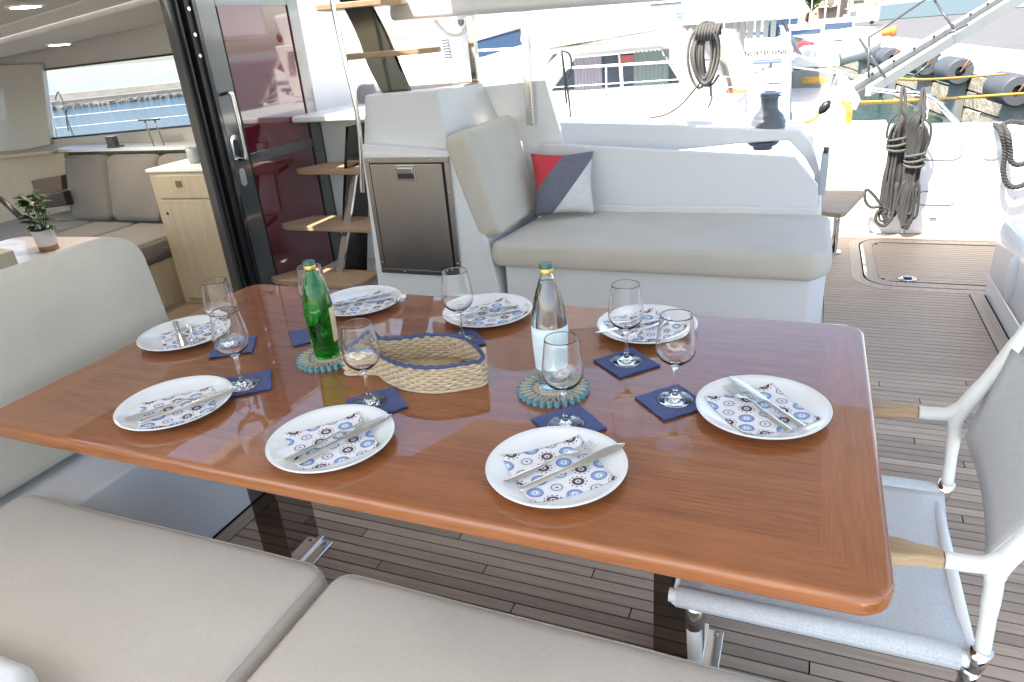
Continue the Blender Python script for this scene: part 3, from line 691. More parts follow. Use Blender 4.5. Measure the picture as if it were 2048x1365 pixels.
# coachroof side seen past the glass door
cr = MB(); cr.prism([(-3.8779, 5.0000, 2.1218), (-3.0829, 5.0000, 2.0405), (-3.1745, 5.0000, 1.1113), (-3.2931, 5.0000, 1.0483), (-4.1720, 5.0000, 1.0089)], (0, .06, 0))
cr = cr.build('coachroof_side', GELM, bev=.01); tag(cr, 'white coachroof side standing behind the stair handrail', 'boat wall')
m = MB(); m.tube([(-4.1553, 4.9800, 1.0109), (-3.7397, 4.9800, 1.0401), (-3.2792, 4.9800, 1.0538), (-3.1650, 4.9800, 1.1204)], .004, 6); m.build('seam', BLACK, cr)

# ================================================================== helm station over the console
hs_ = thing('helm_seat_platform', (-1.5, 4.0, 1.58), 'white helm seat platform on two steel posts above the console', 'helm station')
m = MB()
q = [(-2.10, 3.50), (-1.55, 3.42), (-.98, 3.60), (-.60, 3.85), (-.60, 4.45), (-2.2, 4.6)]
m.prism([(a, b, 1.575+.012*(a+1.5)*-1) for a, b in roundpoly(q, .05, 4)], (0, 0, .26)); m.build('platform', GEL, hs_, bev=.03, seg=3)
for a, b in (((-1.7719, 3.7800, 1.5647), (-1.7433, 3.7800, 0.9827)), ((-1.4610, 3.7800, 1.5265), (-1.4297, 3.7800, 1.0072))):
    m = MB(); A = Vector(a); B = Vector(b); A.x = B.x = (A.x+B.x)/2
    m.box((A.x-.022, A.y-.02, B.z), (A.x+.022, A.y+.02, A.z+.04)); ps = m.build('post', STEEL, hs_, bev=.006)
    m = MB(); m.box((A.x-.04, A.y-.035, A.z+.035), (A.x+.04, A.y+.035, A.z+.045)); m.build('flange', STEEL, ps)
# pedestal and instrument pod
hp = thing('helm_pedestal', (-2.1, 4.6, 1.1), 'white tapered helm pedestal with louvred vent beside the steel posts', 'helm pedestal')
m = MB(); bb = [(-2.5631, 4.6000, 1.1340), (-2.2852, 4.6000, 1.1549)]; tt = [(-2.6223, 4.6000, 1.5269), (-2.1997, 4.6000, 1.5216)]
m.hexa([bb[0], bb[1], Vector(bb[1])+Vector((-.05, .3, 0)), Vector(bb[0])+Vector((-.05, .3, 0))], [tt[0], tt[1], Vector(tt[1])+Vector((-.05, .3, 0)), Vector(tt[0])+Vector((-.05, .3, 0))]); m.build('pedestal_body', GEL, hp, bev=.012)
m = MB()
for k in range(8):
    z = 75+k*5; A = (-2.3732, 4.5900, 1.4726)
    m.box((A[0]+.0015*k, 4.575, A[2]-.018*k), (A[0]+.06+.0015*k, 4.597, A[2]-.018*k+.007))
m.build('vent_louvres', simple('vent_grey', (.45, .46, .48), .6), hp)
m = MB(); m.prism([(-2.8392, 4.6500, 1.7184), (-2.4494, 4.6500, 1.7529), (-2.1844, 4.6500, 1.7297), (-2.2406, 4.6500, 1.5045), (-2.7711, 4.6500, 1.5292), (-2.8294, 4.6500, 1.5911)], (0, .25, 0)); m.build('instrument_pod', GEL, hp, bev=.03)
m = MB(); m.lathe([(0, .006), (.022, .006), (.026, 0)], (0, 0, 0), 16); c = (-2.2311, 4.6400, 1.5746); m.v = [(c[0]+v[0], c[1]-v[2], c[2]+v[1]*1.3) for v in m.v]; m.build('socket', DARKMET, hp)
m = MB(); m.tube(curve_pts([(-2.1659, 4.1000, 1.6323), (-2.1337, 4.1000, 1.5728), (-2.0654, 4.1000, 1.5048), (-1.9834, 4.1000, 1.4936), (-1.9250, 4.1000, 1.5436), (-1.8927, 4.1000, 1.5999)], 6), .014, 10); o = m.build('white_hose', WHITEP); tag(o, 'white hose hanging in a loop under the helm platform', 'hose')
# ================================================================== dining table
ZT = .73
TX0, TX1, TY0, TY1 = -1.842, .168, .862, 1.876
tb = thing('dining_table', (-.837, 1.369, 0), 'large varnished mahogany dining table laid for eight', 'table')
def tabletop():
    q = dense(roundpoly([(TX0, TY0), (TX1, TY0), (TX1, TY1), (TX0, TY1)], .055, 8), .2); n = len(q); rings = []
    th = .038; r = .011
    seq = [(r, -th)]+[(r-r*math.sin(a), -th+r-r*math.cos(a)) for a in (math.pi/8*k for k in range(1, 5))]+[(r-r*math.cos(a), -r+r*math.sin(a)) for a in (math.pi/8*k for k in range(0, 5))]
    vs = []; fs = []
    for d, z in seq: vs += [(p[0], p[1], ZT+z) for p in inset(q, d)]
    m = len(seq)
    for i in range(m-1):
        for k in range(n): fs.append((i*n+k, i*n+(k+1) % n, (i+1)*n+(k+1) % n, (i+1)*n+k))
    fs.append(tuple(range(n))[::-1]); 
    M = MB(); M.add(vs, fs, True); M.add(vs[(m-1)*n:], [tuple(range(n))], False)
    return M
tt = tabletop().build('tabletop', MAHOG, tb, loc=(-.837, 1.369, ZT))
for px0 in (-1.44, -.20):
    m = MB(); m.box((px0-.06, 1.30, .02), (px0+.05, 1.44, ZT-.06)); lg = m.build('leg', simple('mirror_leg', (.36, .31, .28), .06, metal=1), tb, bev=.004)
    m = MB(); m.box((px0-.22, 1.2, ZT-.06), (px0+.22, 1.54, ZT-.039)); m.build('support_plate', BRUSH, tb)
    m = MB(); m.box((px0-.055, 1.27, 0), (px0-.01, 1.44, .012)).box((px0+.045, 1.27, 0), (px0+.10, 1.44, .012)).box((px0-.06, 1.29, .012), (px0+.06, 1.45, .02)); fp = m.build('foot_plate', STEEL, tb, bev=.003)
    m = MB()
    for a, b in ((-.03, 1.285), (-.03, 1.425), (.08, 1.285), (.08, 1.425)): m.lathe([(0, .014), (.006, .014), (.007, .012)], (px0+a, b, 0), 8)
    q = m.build('screws', BRUSH, fp); q['kind'] = 'stuff'

# ---- dinner plates
def ph_(r):
    t = max(0, min(1, (r-.078)/(.132-.078))); return .0065+.0155*t*t*(1.4-.4*t)
prof = [(0, .0012), (.060, .0012), (.066, 0), (.070, 0), (.074, .003)]
prof += [(.074+(.1325-.074)*k/8, .003+(ph_(.132)-.0035-.003)*(k/8)**1.35) for k in range(1, 9)]
prof += [(.1335, ph_(.132)-.0012), (.1335, ph_(.132)), (.1322, ph_(.132)+.0006)]+[(.1322*(1-k/14), ph_(.1322*(1-k/14))) for k in range(1, 15)]
pm = MB().lathe(prof, (0, 0, 0), 72); P0 = pm.build('dinner_plate', CHINA)
PLATES = [((-1.357, 1.045), 46, 'at the near left corner of the table', (-1.337, 1.03)),
          ((-.880, 1.009), 49, 'second from left on the near table edge', (-.878, 1.005)),
          ((-.391, 1.038), 41, 'on the near table edge before the clear bottle', (-.389, 1.035)),
          ((-.047, 1.354), 37, 'at the table end before the sling armchair', (-.050, 1.35)),
          ((-.368, 1.734), 48, 'on the far table edge right of the clear bottle', (-.37, 1.735)),
          ((-.843, 1.744), 48, 'on the far table edge behind the basket', (-.832, 1.742)),
          ((-1.290, 1.742), 50, 'on the far table edge behind the green bottle', (-1.265, 1.738)),
          ((-1.685, 1.401), 52, 'at the left table end by the bench backrest', (-1.66, 1.40))]
PG, NG, FG, KG = 'white dinner plates on the table', 'printed napkins on the plates', 'forks laid on the plates', 'knives laid on the plates'
CU = [(((-.467, .963), (-.341, 1.128)), ((-.432, .954), (-.28, 1.13)))]
FK = [((-1.417, .951), (-1.290, 1.118)), ((-.926, .908), (-.832, 1.098)), ((-.467, .963), (-.341, 1.128)), ((.013, 1.276), (-.123, 1.423)),
      ((-.318, 1.80), (-.395, 1.625)), ((-.754, 1.785), (-.875, 1.655)), ((-1.205, 1.80), (-1.33, 1.68)), ((-1.745, 1.472), (-1.615, 1.366))]
KN = [((-1.377, .954), (-1.235, 1.134)), ((-.897, .907), (-.791, 1.117)), ((-.432, .954), (-.28, 1.13)), ((.037, 1.294), (-.119, 1.456)),
      ((-.325, 1.80), (-.461, 1.655)), ((-.770, 1.810), (-.942, 1.675)), ((-1.228, 1.828), (-1.372, 1.694)), ((-1.790, 1.462), (-1.640, 1.345))]
def napkin_mesh(off, ang, s=.166, seed=0):
    N = 24; vs = []; fs = []; ca, sa = math.cos(ang), math.sin(ang)
    for lay in (0, 1):
        for i in range(N+1):
            for j in range(N+1):
                x = (i/N-.5)*s; y_ = (j/N-.5)*s
                X = off[0]+x*ca-y_*sa; Y = off[1]+x*sa+y_*ca; r = math.hypot(X, Y)
                w = .0007*noise.noise(Vector((x*30+seed, y_*30, 0)))+.0012*max(0, abs(i/N-.5)+abs(j/N-.5)-.6)
                vs.append((x, y_, ph_(r)+.0006+w+(.0016 if lay == 0 else 0)))
    o = (N+1)**2
    for i in range(N):
        for j in range(N):
            a = i*(N+1)+j; fs.append((a, a+N+1, a+N+2, a+1)); fs.append((o+a, o+a+1, o+a+N+2, o+a+N+1))
    for i in range(N):
        for a, b in ((i, i+1), (N*(N+1)+i, N*(N+1)+i+1), (i*(N+1), (i+1)*(N+1)), (i*(N+1)+N, (i+1)*(N+1)+N)): fs.append((a, b, o+b, o+a))
    m = MB(); m.add(vs, fs, True); return m
# fork and knife, lying along +X, handle end at x=0
def ribbon(stations, thick):
    """stations: (x, halfwidth, z); gives a solid bevelled strip"""
    vs = []; fs = []
    for x, w, z in stations: vs += [(x, -w, z), (x, -w*.6, z+thick*.5), (x, w*.6, z+thick*.5), (x, w, z), (x, w*.6, z-thick*.5), (x, -w*.6, z-thick*.5)]
    n = len(stations)
    for i in range(n-1):
        for k in range(6): fs.append((i*6+k, i*6+(k+1) % 6, (i+1)*6+(k+1) % 6, (i+1)*6+k))
    fs += [tuple(range(6))[::-1], tuple((n-1)*6+k for k in range(6))]
    return vs, fs
m = MB()
m.add(*ribbon([(0, .003, .0), (.002, .0065, 0), (.006, .0085, 0), (.05, .0078, .001), (.09, .005, .004), (.115, .0032, .008), (.132, .003, .0085), (.142, .006, .006), (.150, .0105, .0035), (.160, .0125, .002), (.166, .0125, .002)], .003), True)
for k in range(4):
    yy = -.0105+.007*k; m.add(*[[(a, b+yy, c) for a, b, c in ribbon([(.164, .0022, .002), (.185, .0019, .0035), (.203, .0012, .0075), (.205, .0004, .008)], .0018)[0]], ribbon([(0, 1, 0)]*4, 1)[1]], True)
forkP = m.build('fork', CUTL, auto=50)
m = MB()
m.add(*ribbon([(0, .004, .0), (.003, .007, 0), (.008, .0082, 0), (.06, .0072, .0), (.105, .0055, .0), (.112, .0055, 0)], .0045), True)
m.add(*ribbon([(.111, .0055, .0), (.118, .0085, .0), (.13, .0105, 0), (.19, .0112, 0), (.212, .0095, 0), (.225, .005, 0), (.231, .001, 0)], .0014), True)
knifeP = m.build('knife', CUTL, auto=50)
def lay(o, a, b, z0, z1, roll=0):
    d = Vector((b[0]-a[0], b[1]-a[1], z1-z0)); o.location = (a[0], a[1], z0)
    o.rotation_euler = Matrix.Rotation(math.atan2(d.y, d.x), 3, 'Z').to_4x4().to_euler()
    o.rotation_euler[1] = -math.atan2(d.z, math.hypot(d.x, d.y)); o.rotation_euler[0] = roll
for i, (pc_, an, where, nc) in enumerate(PLATES):
    p = P0 if i == 0 else P0.copy()
    if i: COL.objects.link(p)
    p.location = (pc_[0], pc_[1], ZT); p.rotation_euler[2] = i*.7
    tag(p, 'white plate '+where, 'plate', PG)
    m = napkin_mesh((nc[0]-pc_[0], nc[1]-pc_[1]), R(an), seed=i*5); nk = m.build('printed_napkin', NAPK)
    nk.location = (nc[0], nc[1], ZT); nk.rotation_euler[2] = R(an); tag(nk, 'eye-print napkin, plate '+where, 'napkin', NG)
    f = forkP if i == 0 else forkP.copy(); k = knifeP if i == 0 else knifeP.copy()
    if i: COL.objects.link(f); COL.objects.link(k)
    rr = lambda q: math.hypot(q[0]-pc_[0], q[1]-pc_[1])
    zz = lambda q: ZT+ph_(min(.132, rr(q)))+.005
    a, b = FK[i]; lay(f, a, b, zz(a)-.0015, max(zz(b)-.003, ZT+.012)); tag(f, 'fork, plate '+where, 'fork', FG)
    a, b = KN[i]; lay(k, a, b, zz(a)-.001, zz(b)+.0005, R(6)); tag(k, 'knife, plate '+where, 'knife', KG)

# ---- wine glasses on blue napkins
outp = [(0, 0), (.0365, 0), (.037, .0012), (.034, .003), (.020, .0065), (.009, .011), (.0052, .020), (.0042, .035), (.0040, .060), (.0050, .072), (.0095, .081), (.022, .091), (.034, .101), (.0408, .114), (.0425, .126), (.041, .145), (.0375, .170), (.0338, .196)]
inp = [(.0338, .1975), (.0326, .1972), (.0362, .170), (.0396, .145), (.0411, .126), (.0392, .1145), (.0325, .103), (.0205, .0935), (.008, .0865), (0, .0855)]
def smoothprof(p, sub=3):
    c = curve_pts([(a, 0, b) for a, b in p], sub); return [(max(0, v.x), v.z) for v in c]
gm = MB().lathe(smoothprof(outp)+smoothprof(inp), (0, 0, 0), 48); G0 = gm.build('wine_glass', GLASS)
GL = [((-1.485, 1.373), 'beside the left-end plate, farther of the two that overlap'), ((-1.278, 1.186), 'beside the near left plate, nearer of the two that overlap'),
      ((-1.290, 1.535), 'half hidden behind the green bottle'), ((-.900, 1.187), 'before the tail of the woven basket'),
      ((-.839, 1.560), 'behind the woven basket, before the far plate'), ((-.427, 1.204), 'before the tall clear bottle and its round mat'),
      ((-.375, 1.532), 'before the far right plate'), ((-.228, 1.367), 'just left of the plate at the armchair end')]
NK = [((-1.478, 1.372), 35), ((-1.268, 1.190), 40), ((-1.300, 1.500), 45), ((-.880, 1.183), 48), ((-.845, 1.555), 42), ((-.422, 1.208), 47), ((-.372, 1.518), 48), ((-.232, 1.352), 45)]
BN = None
for i, ((g, wh), (nn, an)) in enumerate(zip(GL, NK)):
    N = 12; s = .118; vs = []; fs = []
    for lay_ in (0, 1, 2, 3):
        for a in range(N+1):
            for b in range(N+1):
                x = (a/N-.5)*s*(1-.012*(lay_ % 2)); y_ = (b/N-.5)*s
                e = max(0, max(abs(a/N-.5), abs(b/N-.5))-.36)
                vs.append((x, y_, .0006+lay_*.0007+e*.018*(1+noise.noise(Vector((a*.4+i*9, b*.4, 0))))*(lay_/3)))
    for lay_ in (0, 1, 2, 3):
        o_ = lay_*(N+1)**2
        for a in range(N):
            for b in range(N): k = o_+a*(N+1)+b; fs.append((k, k+N+1, k+N+2, k+1))
    bn = MB().add(vs, fs, False).build('blue_napkin', BLUEN); bn.location = (nn[0], nn[1], ZT); bn.rotation_euler[2] = R(an)
    tag(bn, 'dark blue napkin, glass '+wh, 'napkin', 'blue napkins under the glasses')
    o = G0 if i == 0 else G0.copy()
    if i: COL.objects.link(o)
    o.location = (g[0], g[1], ZT+.0034); tag(o, 'empty stemmed wine glass '+wh, 'wine glass', 'wine glasses on the table')

# ---- round looped mats
def trivet(c, label, name='crochet_mat'):
    t = thing(name, (c[0], c[1], ZT), label, 'mat', 'crochet mats under the bottles')
    m = MB()
    for k, r in enumerate((.010, .021, .031, .040)):
        m.tube([(c[0]+r*math.cos(a), c[1]+r*math.sin(a), ZT+.0055) for a in (2*math.pi*j/40 for j in range(40))], .0054, 8, closed=True)
    for k in range(20): m.tube([(c[0]+(.045+.0016*(k % 2))*math.cos(a), c[1]+(.045+.0016*(k % 2))*math.sin(a), ZT+.0065) for a in (2*math.pi*(k+.1)/20, 2*math.pi*(k+.5)/20, 2*math.pi*(k+.95)/20)], .0045, 6)
    m.build('cord_centre', CREAM, t)
    n = 28; lm = None
    q = []
    for j in range(15):
        a = -math.pi*.92+math.pi*1.84*j/14
        q.append((.066+.0175*math.cos(a)*(1 if abs(a) < 1.6 else 1.05), .0085*math.sin(a)*(1 if abs(a) < 2 else .8)))
    q = [(.047, -.002)]+q+[(.047, .002)]
    mm = MB(); vs = []; fs = []
    for (x, y_) in q:
        for z in (0, .013): vs.append((x, y_, z))
    ins = [(.047, 0)]+[(x-(x-.066)*.14-.0002, y_*.74) for x, y_ in q[1:-1]]+[(.047, 0)]
    for (x, y_) in ins:
        for z in (0, .013): vs.append((x, y_, z))
    L = len(q)
    for i in range(L-1):
        a = 2*i; fs += [(a, a+2, a+3, a+1), (2*L+a, 2*L+a+1, 2*L+a+3, 2*L+a+2), (a+1, a+3, 2*L+a+3, 2*L+a+1), (a, 2*L+a, 2*L+a+2, a+2)]
    base = MB().add(vs, fs, True).build('loop', TEAL, t, auto=50); base.location = (0, 0, .0002)
    inner = MB().add([(x*.90+.0045, y_*.62, z*.9+.0012) for (x, y_, z) in vs], fs, True).build('loop_lining', CREAM, base, auto=50); inner.location = (0, 0, 0)
    for k in range(1, n):
        o = base.copy(); COL.objects.link(o); o.parent = t; o.rotation_euler[2] = 2*math.pi*k/n; o.location = (0, 0, .0002)
        i2 = inner.copy(); COL.objects.link(i2); i2.parent = o
    return t
trivet((-.502, 1.345), 'round teal looped mat under the tall clear bottle')
trivet((-1.150, 1.372), 'round teal looped mat under the green bottle')

# ---- bottles
def bottle(name, c, prof, lvl, gmat, wmat, label, lab):
    t = thing(name, (c[0], c[1], ZT+.012), label, 'bottle'); C0 = (c[0], c[1], ZT+.012)
    out = smoothprof(prof, 4); th = .0028
    inn = [(max(.0, r-th), z) for r, z in out if z > .007]
    inn = [(0, .006)]+[(min(r, .9*r+.002), z) for r, z in inn[:1]]+inn
    m = MB().lathe(out+[(max(0, out[-1][0]-th), out[-1][1])]+inn[::-1][0:], C0, 48); m.build('glass_body', gmat, t)
    wi_ = [(max(0, r-th+.0004), z) for r, z in out if .0065 < z < lvl]
    m = MB().lathe([(0, .0058), (wi_[0][0]*.8, .0058)]+wi_+[(wi_[-1][0], lvl), (0, lvl)], C0, 48); m.build('mineral_water', wmat, t)
    return t, out, C0
pc1 = [(0, .001), (.026, .0), (.0325, .002), (.0345, .010), (.0355, .03), (.0385, .09), (.0405, .14), (.0400, .165), (.0355, .195), (.0285, .225), (.0205, .250), (.0150, .268), (.0135, .278), (.0135, .292)]
t, out, C0 = bottle('water_bottle', (-.502, 1.345), pc1, .262, CLEARB, WATERG, 'tall clear glass bottle of water with pale blue label', 1)
def rad(out, z):
    for (r0, z0), (r1, z1) in zip(out, out[1:]):
        if z0 <= z <= z1 and z1 > z0: return r0+(r1-r0)*(z-z0)/(z1-z0)
    return out[-1][0]
m = MB().lathe([(rad(out, z)+.0006, z) for z in (.055, .075, .095, .115, .135, .158)]+[(rad(out, z)+.0002, z) for z in (.158, .055)], C0, 40, ang=R(250), a0=R(150)); m.build('label', LABELW, t)
def cap(t, C0, z, r=.0148):
    m = MB().lathe([(r, z), (r+.0006, z+.001), (r+.0006, z+.010), (r, z+.011)], C0, 28); m.build('cap_ring', GOLD, t, auto=40)
    vs = []; m = MB().lathe([(r-.0008, z+.011), (r+.0002, z+.0115), (r+.0002, z+.020), (r-.001, z+.0215), (0, z+.0218)], C0, 28); m.build('cap', CAPG, t, auto=40)
cap(t, C0, .276)
s_ = .88
pc2 = [(r*(.955), z*s_) for r, z in pc1]
t, out, C0 = bottle('green_bottle', (-1.150, 1.372), pc2, .165, GREENG, GREENW, 'short green glass bottle half full of water beside the basket', 1)
m = MB().lathe([(rad(out, z)+.0006, z) for z in (.045, .06, .08, .10, .12, .14)]+[(rad(out, z)+.0002, z) for z in (.14, .045)], C0, 30, ang=R(85), a0=R(-10)); m.build('label', LABELT, t)
cap(t, C0, .276*s_)

# ---- woven basket (leaf body with a fish tail)
bk = thing('woven_basket', (-.86, 1.35, ZT), 'fish shaped woven cord basket with navy rim between the bottles', 'basket')
ctrl = [(-.672, 1.342), (-.700, 1.305), (-.770, 1.266), (-.850, 1.264), (-.915, 1.290), (-.965, 1.318), (-1.040, 1.300), (-1.042, 1.35), (-1.035, 1.425), (-.990, 1.392), (-.945, 1.398), (-.872, 1.438), (-.800, 1.446), (-.735, 1.414)]
cr_ = curve_pts([(a, b, 0) for a, b in ctrl], 9, closed=True)
# resample evenly
def resample(P, n):
    P = P+[P[0]]; L = [0]
    for a, b in zip(P, P[1:]): L.append(L[-1]+(b-a).length)
    out = []; j = 0
    for k in range(n):
        s = L[-1]*k/n
        while L[j+1] < s: j += 1
        out.append(P[j]+(P[j+1]-P[j])*((s-L[j])/max(1e-9, L[j+1]-L[j])))
    return out
NB = 264; rp = resample(cr_, NB); rows = 9; hh = .064
o2 = [(p.x, p.y) for p in rp]
def outl(d): return inset(o2, d)
m = MB()
for r_ in range(rows):
    z = ZT+.004+hh*(r_+.5)/rows-.002; A = outl(.0025); B = outl(-.0025); path = []
    for k in range(NB):
        w = .5+.62*math.sin(2*math.pi*k/8+math.pi*(r_ % 2)); j_ = .0006*noise.noise(Vector((k*.3, r_*3, 0)))
        path.append((A[k][0]*(1-w)+B[k][0]*w, A[k][1]*(1-w)+B[k][1]*w, z+.0009*math.sin(2*math.pi*k/16)+j_))
    m.tube(path, .0039, 7, closed=True)
m.build('woven_wall', CORD, bk)
m = MB(); C_ = outl(.0); m.tube([(p[0], p[1], ZT+hh+.004+.0012*math.sin(k*.9)) for k, p in enumerate(C_)], .0052, 8, closed=True); m.build('navy_rim', NAVY, bk)
m = MB(); C_ = outl(-.001); m.tube([(p[0], p[1], ZT+.0035) for p in C_], .0036, 6, closed=True); m.build('base_braid', CORD, bk)
m = MB(); ins_ = outl(.004); xs2 = [p[0] for p in ins_]; x = -1.03
def yspan(x):
    ys = []
    for (a, b), (c_, d) in zip(ins_, ins_[1:]+ins_[:1]):
        if (a-x)*(c_-x) < 0: ys.append(b+(d-b)*(x-a)/(c_-a))
    return (min(ys), max(ys)) if len(ys) >= 2 else None
while x < -.685:
    q = yspan(x)
    if q: m.tube([(x, q[0]+(q[1]-q[0])*k/6, ZT+.0045+.0008*((k+int(x*200)) % 2)) for k in range(7)], .0034, 6)
    x += .0066
m.build('woven_floor', CORD, bk)

# ================================================================== near bench (foreground) and left bench
nb = thing('near_bench', (-.9, .6, 0), 'long bench with taupe cushions in the foreground below the table', 'bench')
m = MB(); m.box((-2.0, .12, -.002), (.40, .86, .325)); m.build('base', GELM, nb, bev=.02)
pad([(-1.925, .10), (-.905, .10), (-.905, .955), (-1.925, .955)], .13, .042, Matrix.Translation((0, 0, .325)), TAUPE, 'seat_cushion', nb, dome=.007, corner=.052, wob=.003, seed=2)
pad([(-.885, .10), (.30, .10), (.30, .945), (-.885, .955)], .13, .042, Matrix.Translation((0, 0, .325)), TAUPE, 'seat_cushion', nb, dome=.007, corner=.052, wob=.003, seed=12)
m = MB()
q = roundpoly([(-2.3, .12), (-2.3, .50), (-1.22, .50), (-1.10, .42), (-1.10, .12)], .05, 6)
m.prism([(a, b, .30) for a, b in q], (0, 0, .235)); m.build('back_moulding', GEL, nb, bev=.03, seg=4)
lb = thing('left_bench', (-2.1, 1.3, 0), 'tall taupe backrest on white bench base at left end of table', 'bench')
m = MB(); q = roundpoly([(-2.55, .90), (-1.768, .90), (-1.768, 1.66), (-2.55, 1.66)], .05, 5); m.prism([(a, b, -.002) for a, b in q], (0, 0, .415)); m.build('base', GELM, lb, bev=.012)
pad([(-.95, 0), (.69, 0), (.69, .565), (-.95, .565)], .13, .035, frameM((-2.085, .93, .42), (0, 1, 0), None, Vector((.565, 0, .07))), TAUPE, 'backrest_cushion', lb, dome=.004, corner=[.05, .05, .10, .05], seed=20, piping=False)

# ================================================================== sling armchair
ch = thing('sling_armchair', (.15, 1.33, 0), 'white framed sling armchair with teak arms tucked under the table end', 'armchair')
def sling(P, nu, nv, sag, name, th=.0035):
    """P: four corners a,b (one side) c,d (other side); bilinear patch with sag vector"""
    a, b, c, d = [Vector(p) for p in P]; S = Vector(sag); vs = []; fs = []
    nrm = (b-a).cross(d-a).normalized()
    for lay_ in (0, 1):
        for i in range(nu+1):
            for j in range(nv+1):
                u = i/nu; v = j/nv; p = (a*(1-u)+b*u)*(1-v)+(d*(1-u)+c*u)*v+S*(4*v*(1-v))**.8*(1-.25*(2*u-1)**2)+nrm*th*lay_
                vs.append(p)
    o = (nu+1)*(nv+1)
    for i in range(nu):
        for j in range(nv): k = i*(nv+1)+j; fs += [(k, k+1, k+nv+2, k+nv+1), (o+k, o+k+nv+1, o+k+nv+2, o+k+1)]
    for i in range(nu): fs += [(i*(nv+1), (i+1)*(nv+1), o+(i+1)*(nv+1), o+i*(nv+1)), (i*(nv+1)+nv, o+i*(nv+1)+nv, o+(i+1)*(nv+1)+nv, (i+1)*(nv+1)+nv)]
    for j in range(nv): fs += [(j, o+j, o+j+1, j+1), (nu*(nv+1)+j, nu*(nv+1)+j+1, o+nu*(nv+1)+j+1, o+nu*(nv+1)+j)]
    return MB().add(vs, fs, True)
m_, nt, bs = NT('sling_mesh_fabric'); vec = mapping(nt)
sp = nd(nt, 'ShaderNodeSeparateXYZ'); nt.links.new(vec, sp.inputs[0])
s1 = mth(nt, 'SINE', mth(nt, 'MULTIPLY', mth(nt, 'ADD', sp.outputs[0], mth(nt, 'ADD', sp.outputs[1], sp.outputs[2])), 1700)); s2 = mth(nt, 'SINE', mth(nt, 'MULTIPLY', mth(nt, 'SUBTRACT', mth(nt, 'ADD', sp.outputs[0], sp.outputs[2]), sp.outputs[1]), 1700))
w = mth(nt, 'MULTIPLY', s1, s2)
fac = mth(nt, 'ADD', mth(nt, 'MULTIPLY', noise_n(nt, vec, 300, 2), .6), mth(nt, 'MULTIPLY_ADD', w, .15, .2))
nt.links.new(ramp(nt, fac, [(.3, (.53, .53, .525)), (.7, (.77, .765, .755))]), bs.inputs['Base Color']); bs.inputs['Roughness'].default_value = .75
bump(nt, bs, w, .5, .001); SLING = m_
YN, YF = 1.085, 1.585
sN = [(-.17, YN+.0, .455), (.325, YN-.0, .455)]; sF = [(-.17, YF, .455), (.352, YF, .455)]
sling([sN[0], sN[1], sF[1], sF[0]], 10, 14, (0, 0, -.022), 'seat').build('seat_sling', SLING, ch)
# hem rolled over the side tubes
for S_, yy in ((sN, YN), (sF, YF)):
    m = MB(); m.tube([(S_[0][0], yy, .445), (S_[1][0]-.01, yy, .445)], .021, 14); m.build('side_hem', SLING, ch)
m = MB()
for yy in (YN, YF):
    m.tube([(-.185, yy, .445), (.345, yy, .445)], .014, 12)
m.tube([(.335, YN, .44), (.335, YF, .44)], .012, 10).tube([(-.17, YN, .43), (-.17, YF, .43)], .012, 10)
m.build('seat_frame', WHITEP, ch)
for yy in (YN, YF):
    for xt, xb in ((-.135, -.115), (.335, .335)):
        m = MB(); m.tube([(xt, yy, .44), (xt, yy, .375)], .0165, 14); j = m.build('leg_joint', STEEL, ch)
        m = MB(); m.tube([(xt, yy, .385), (xb, yy, .0)], [.0155, .014], 14); m.build('leg', WHITEP, ch)
m = MB()
BK = []
for yy in (YN, YF):
    dx = 0 if yy == YN else .012
    A = Vector((.345+dx, yy, .47)); B_ = Vector((.338+dx, yy, .60)); J = Vector((.335+dx, yy, .655)); T1 = Vector((.385+dx, yy, .76)); T2 = Vector((.425+dx, yy, .865)); T3 = Vector((.435+dx, yy, .895))
    F_ = Vector((.262+dx, yy, .648))
    m = MB(); m.tube(curve_pts([A, B_, J+Vector((.004, 0, 0)), T1, T2, T3], 5), [.0125]*4+[.014]*4+[.0165]*6+[.0145]*5+[.0125]*7, 14, flat=1); 
    m.tube(curve_pts([F_, F_+Vector((.035, 0, .001)), J+Vector((-.012, 0, .0)), J+Vector((.02, 0, .03))], 5), .0145, 12)
    m.build('side_frame', WHITEP, ch)
    m = MB(); m.tube([(.335+dx, yy, .43), (.345+dx, yy, .475)], .0175, 12); m.build('hinge', STEEL, ch)
    m = MB()
    q = [(-.02, -.026), (.14, -.028), (.20, -.026), (.225, -.018), (.262, -.016), (.262, .016), (.225, .018), (.20, .026), (.14, .028), (-.02, .026)]
    m.prism([(a+dx, yy+b, .636) for a, b in q], (0, 0, .026)); m.build('armrest', TEAKA, ch, bev=.008, seg=3)
    BK.append((dx, yy))
sling([(0.3199, 1.0900, 0.6584), (.438, YN+.005, .885), (0.4168, 1.5800, 0.8225), (0.3712, 1.5800, 0.5973)], 8, 14, (.018, 0, .0), 'back').build('back_sling', SLING, ch)
for yy, dx in ((YN, 0), (YF, .012)):
    m = MB(); m.box((.425+dx, yy-.012, .885), (.45+dx, yy+.018, .91)); m.build('end_cap', WHITEP, ch, bev=.004)
# ================================================================== saloon (left)
flo = MB().box((-9, -1.2, -.10), (-3.0, 4.2, -.0005)).build('saloon_floor', simple('dark_floor', (.16, .12, .085), .5, var=.15, vscale=5)); tag(flo, kind='structure')
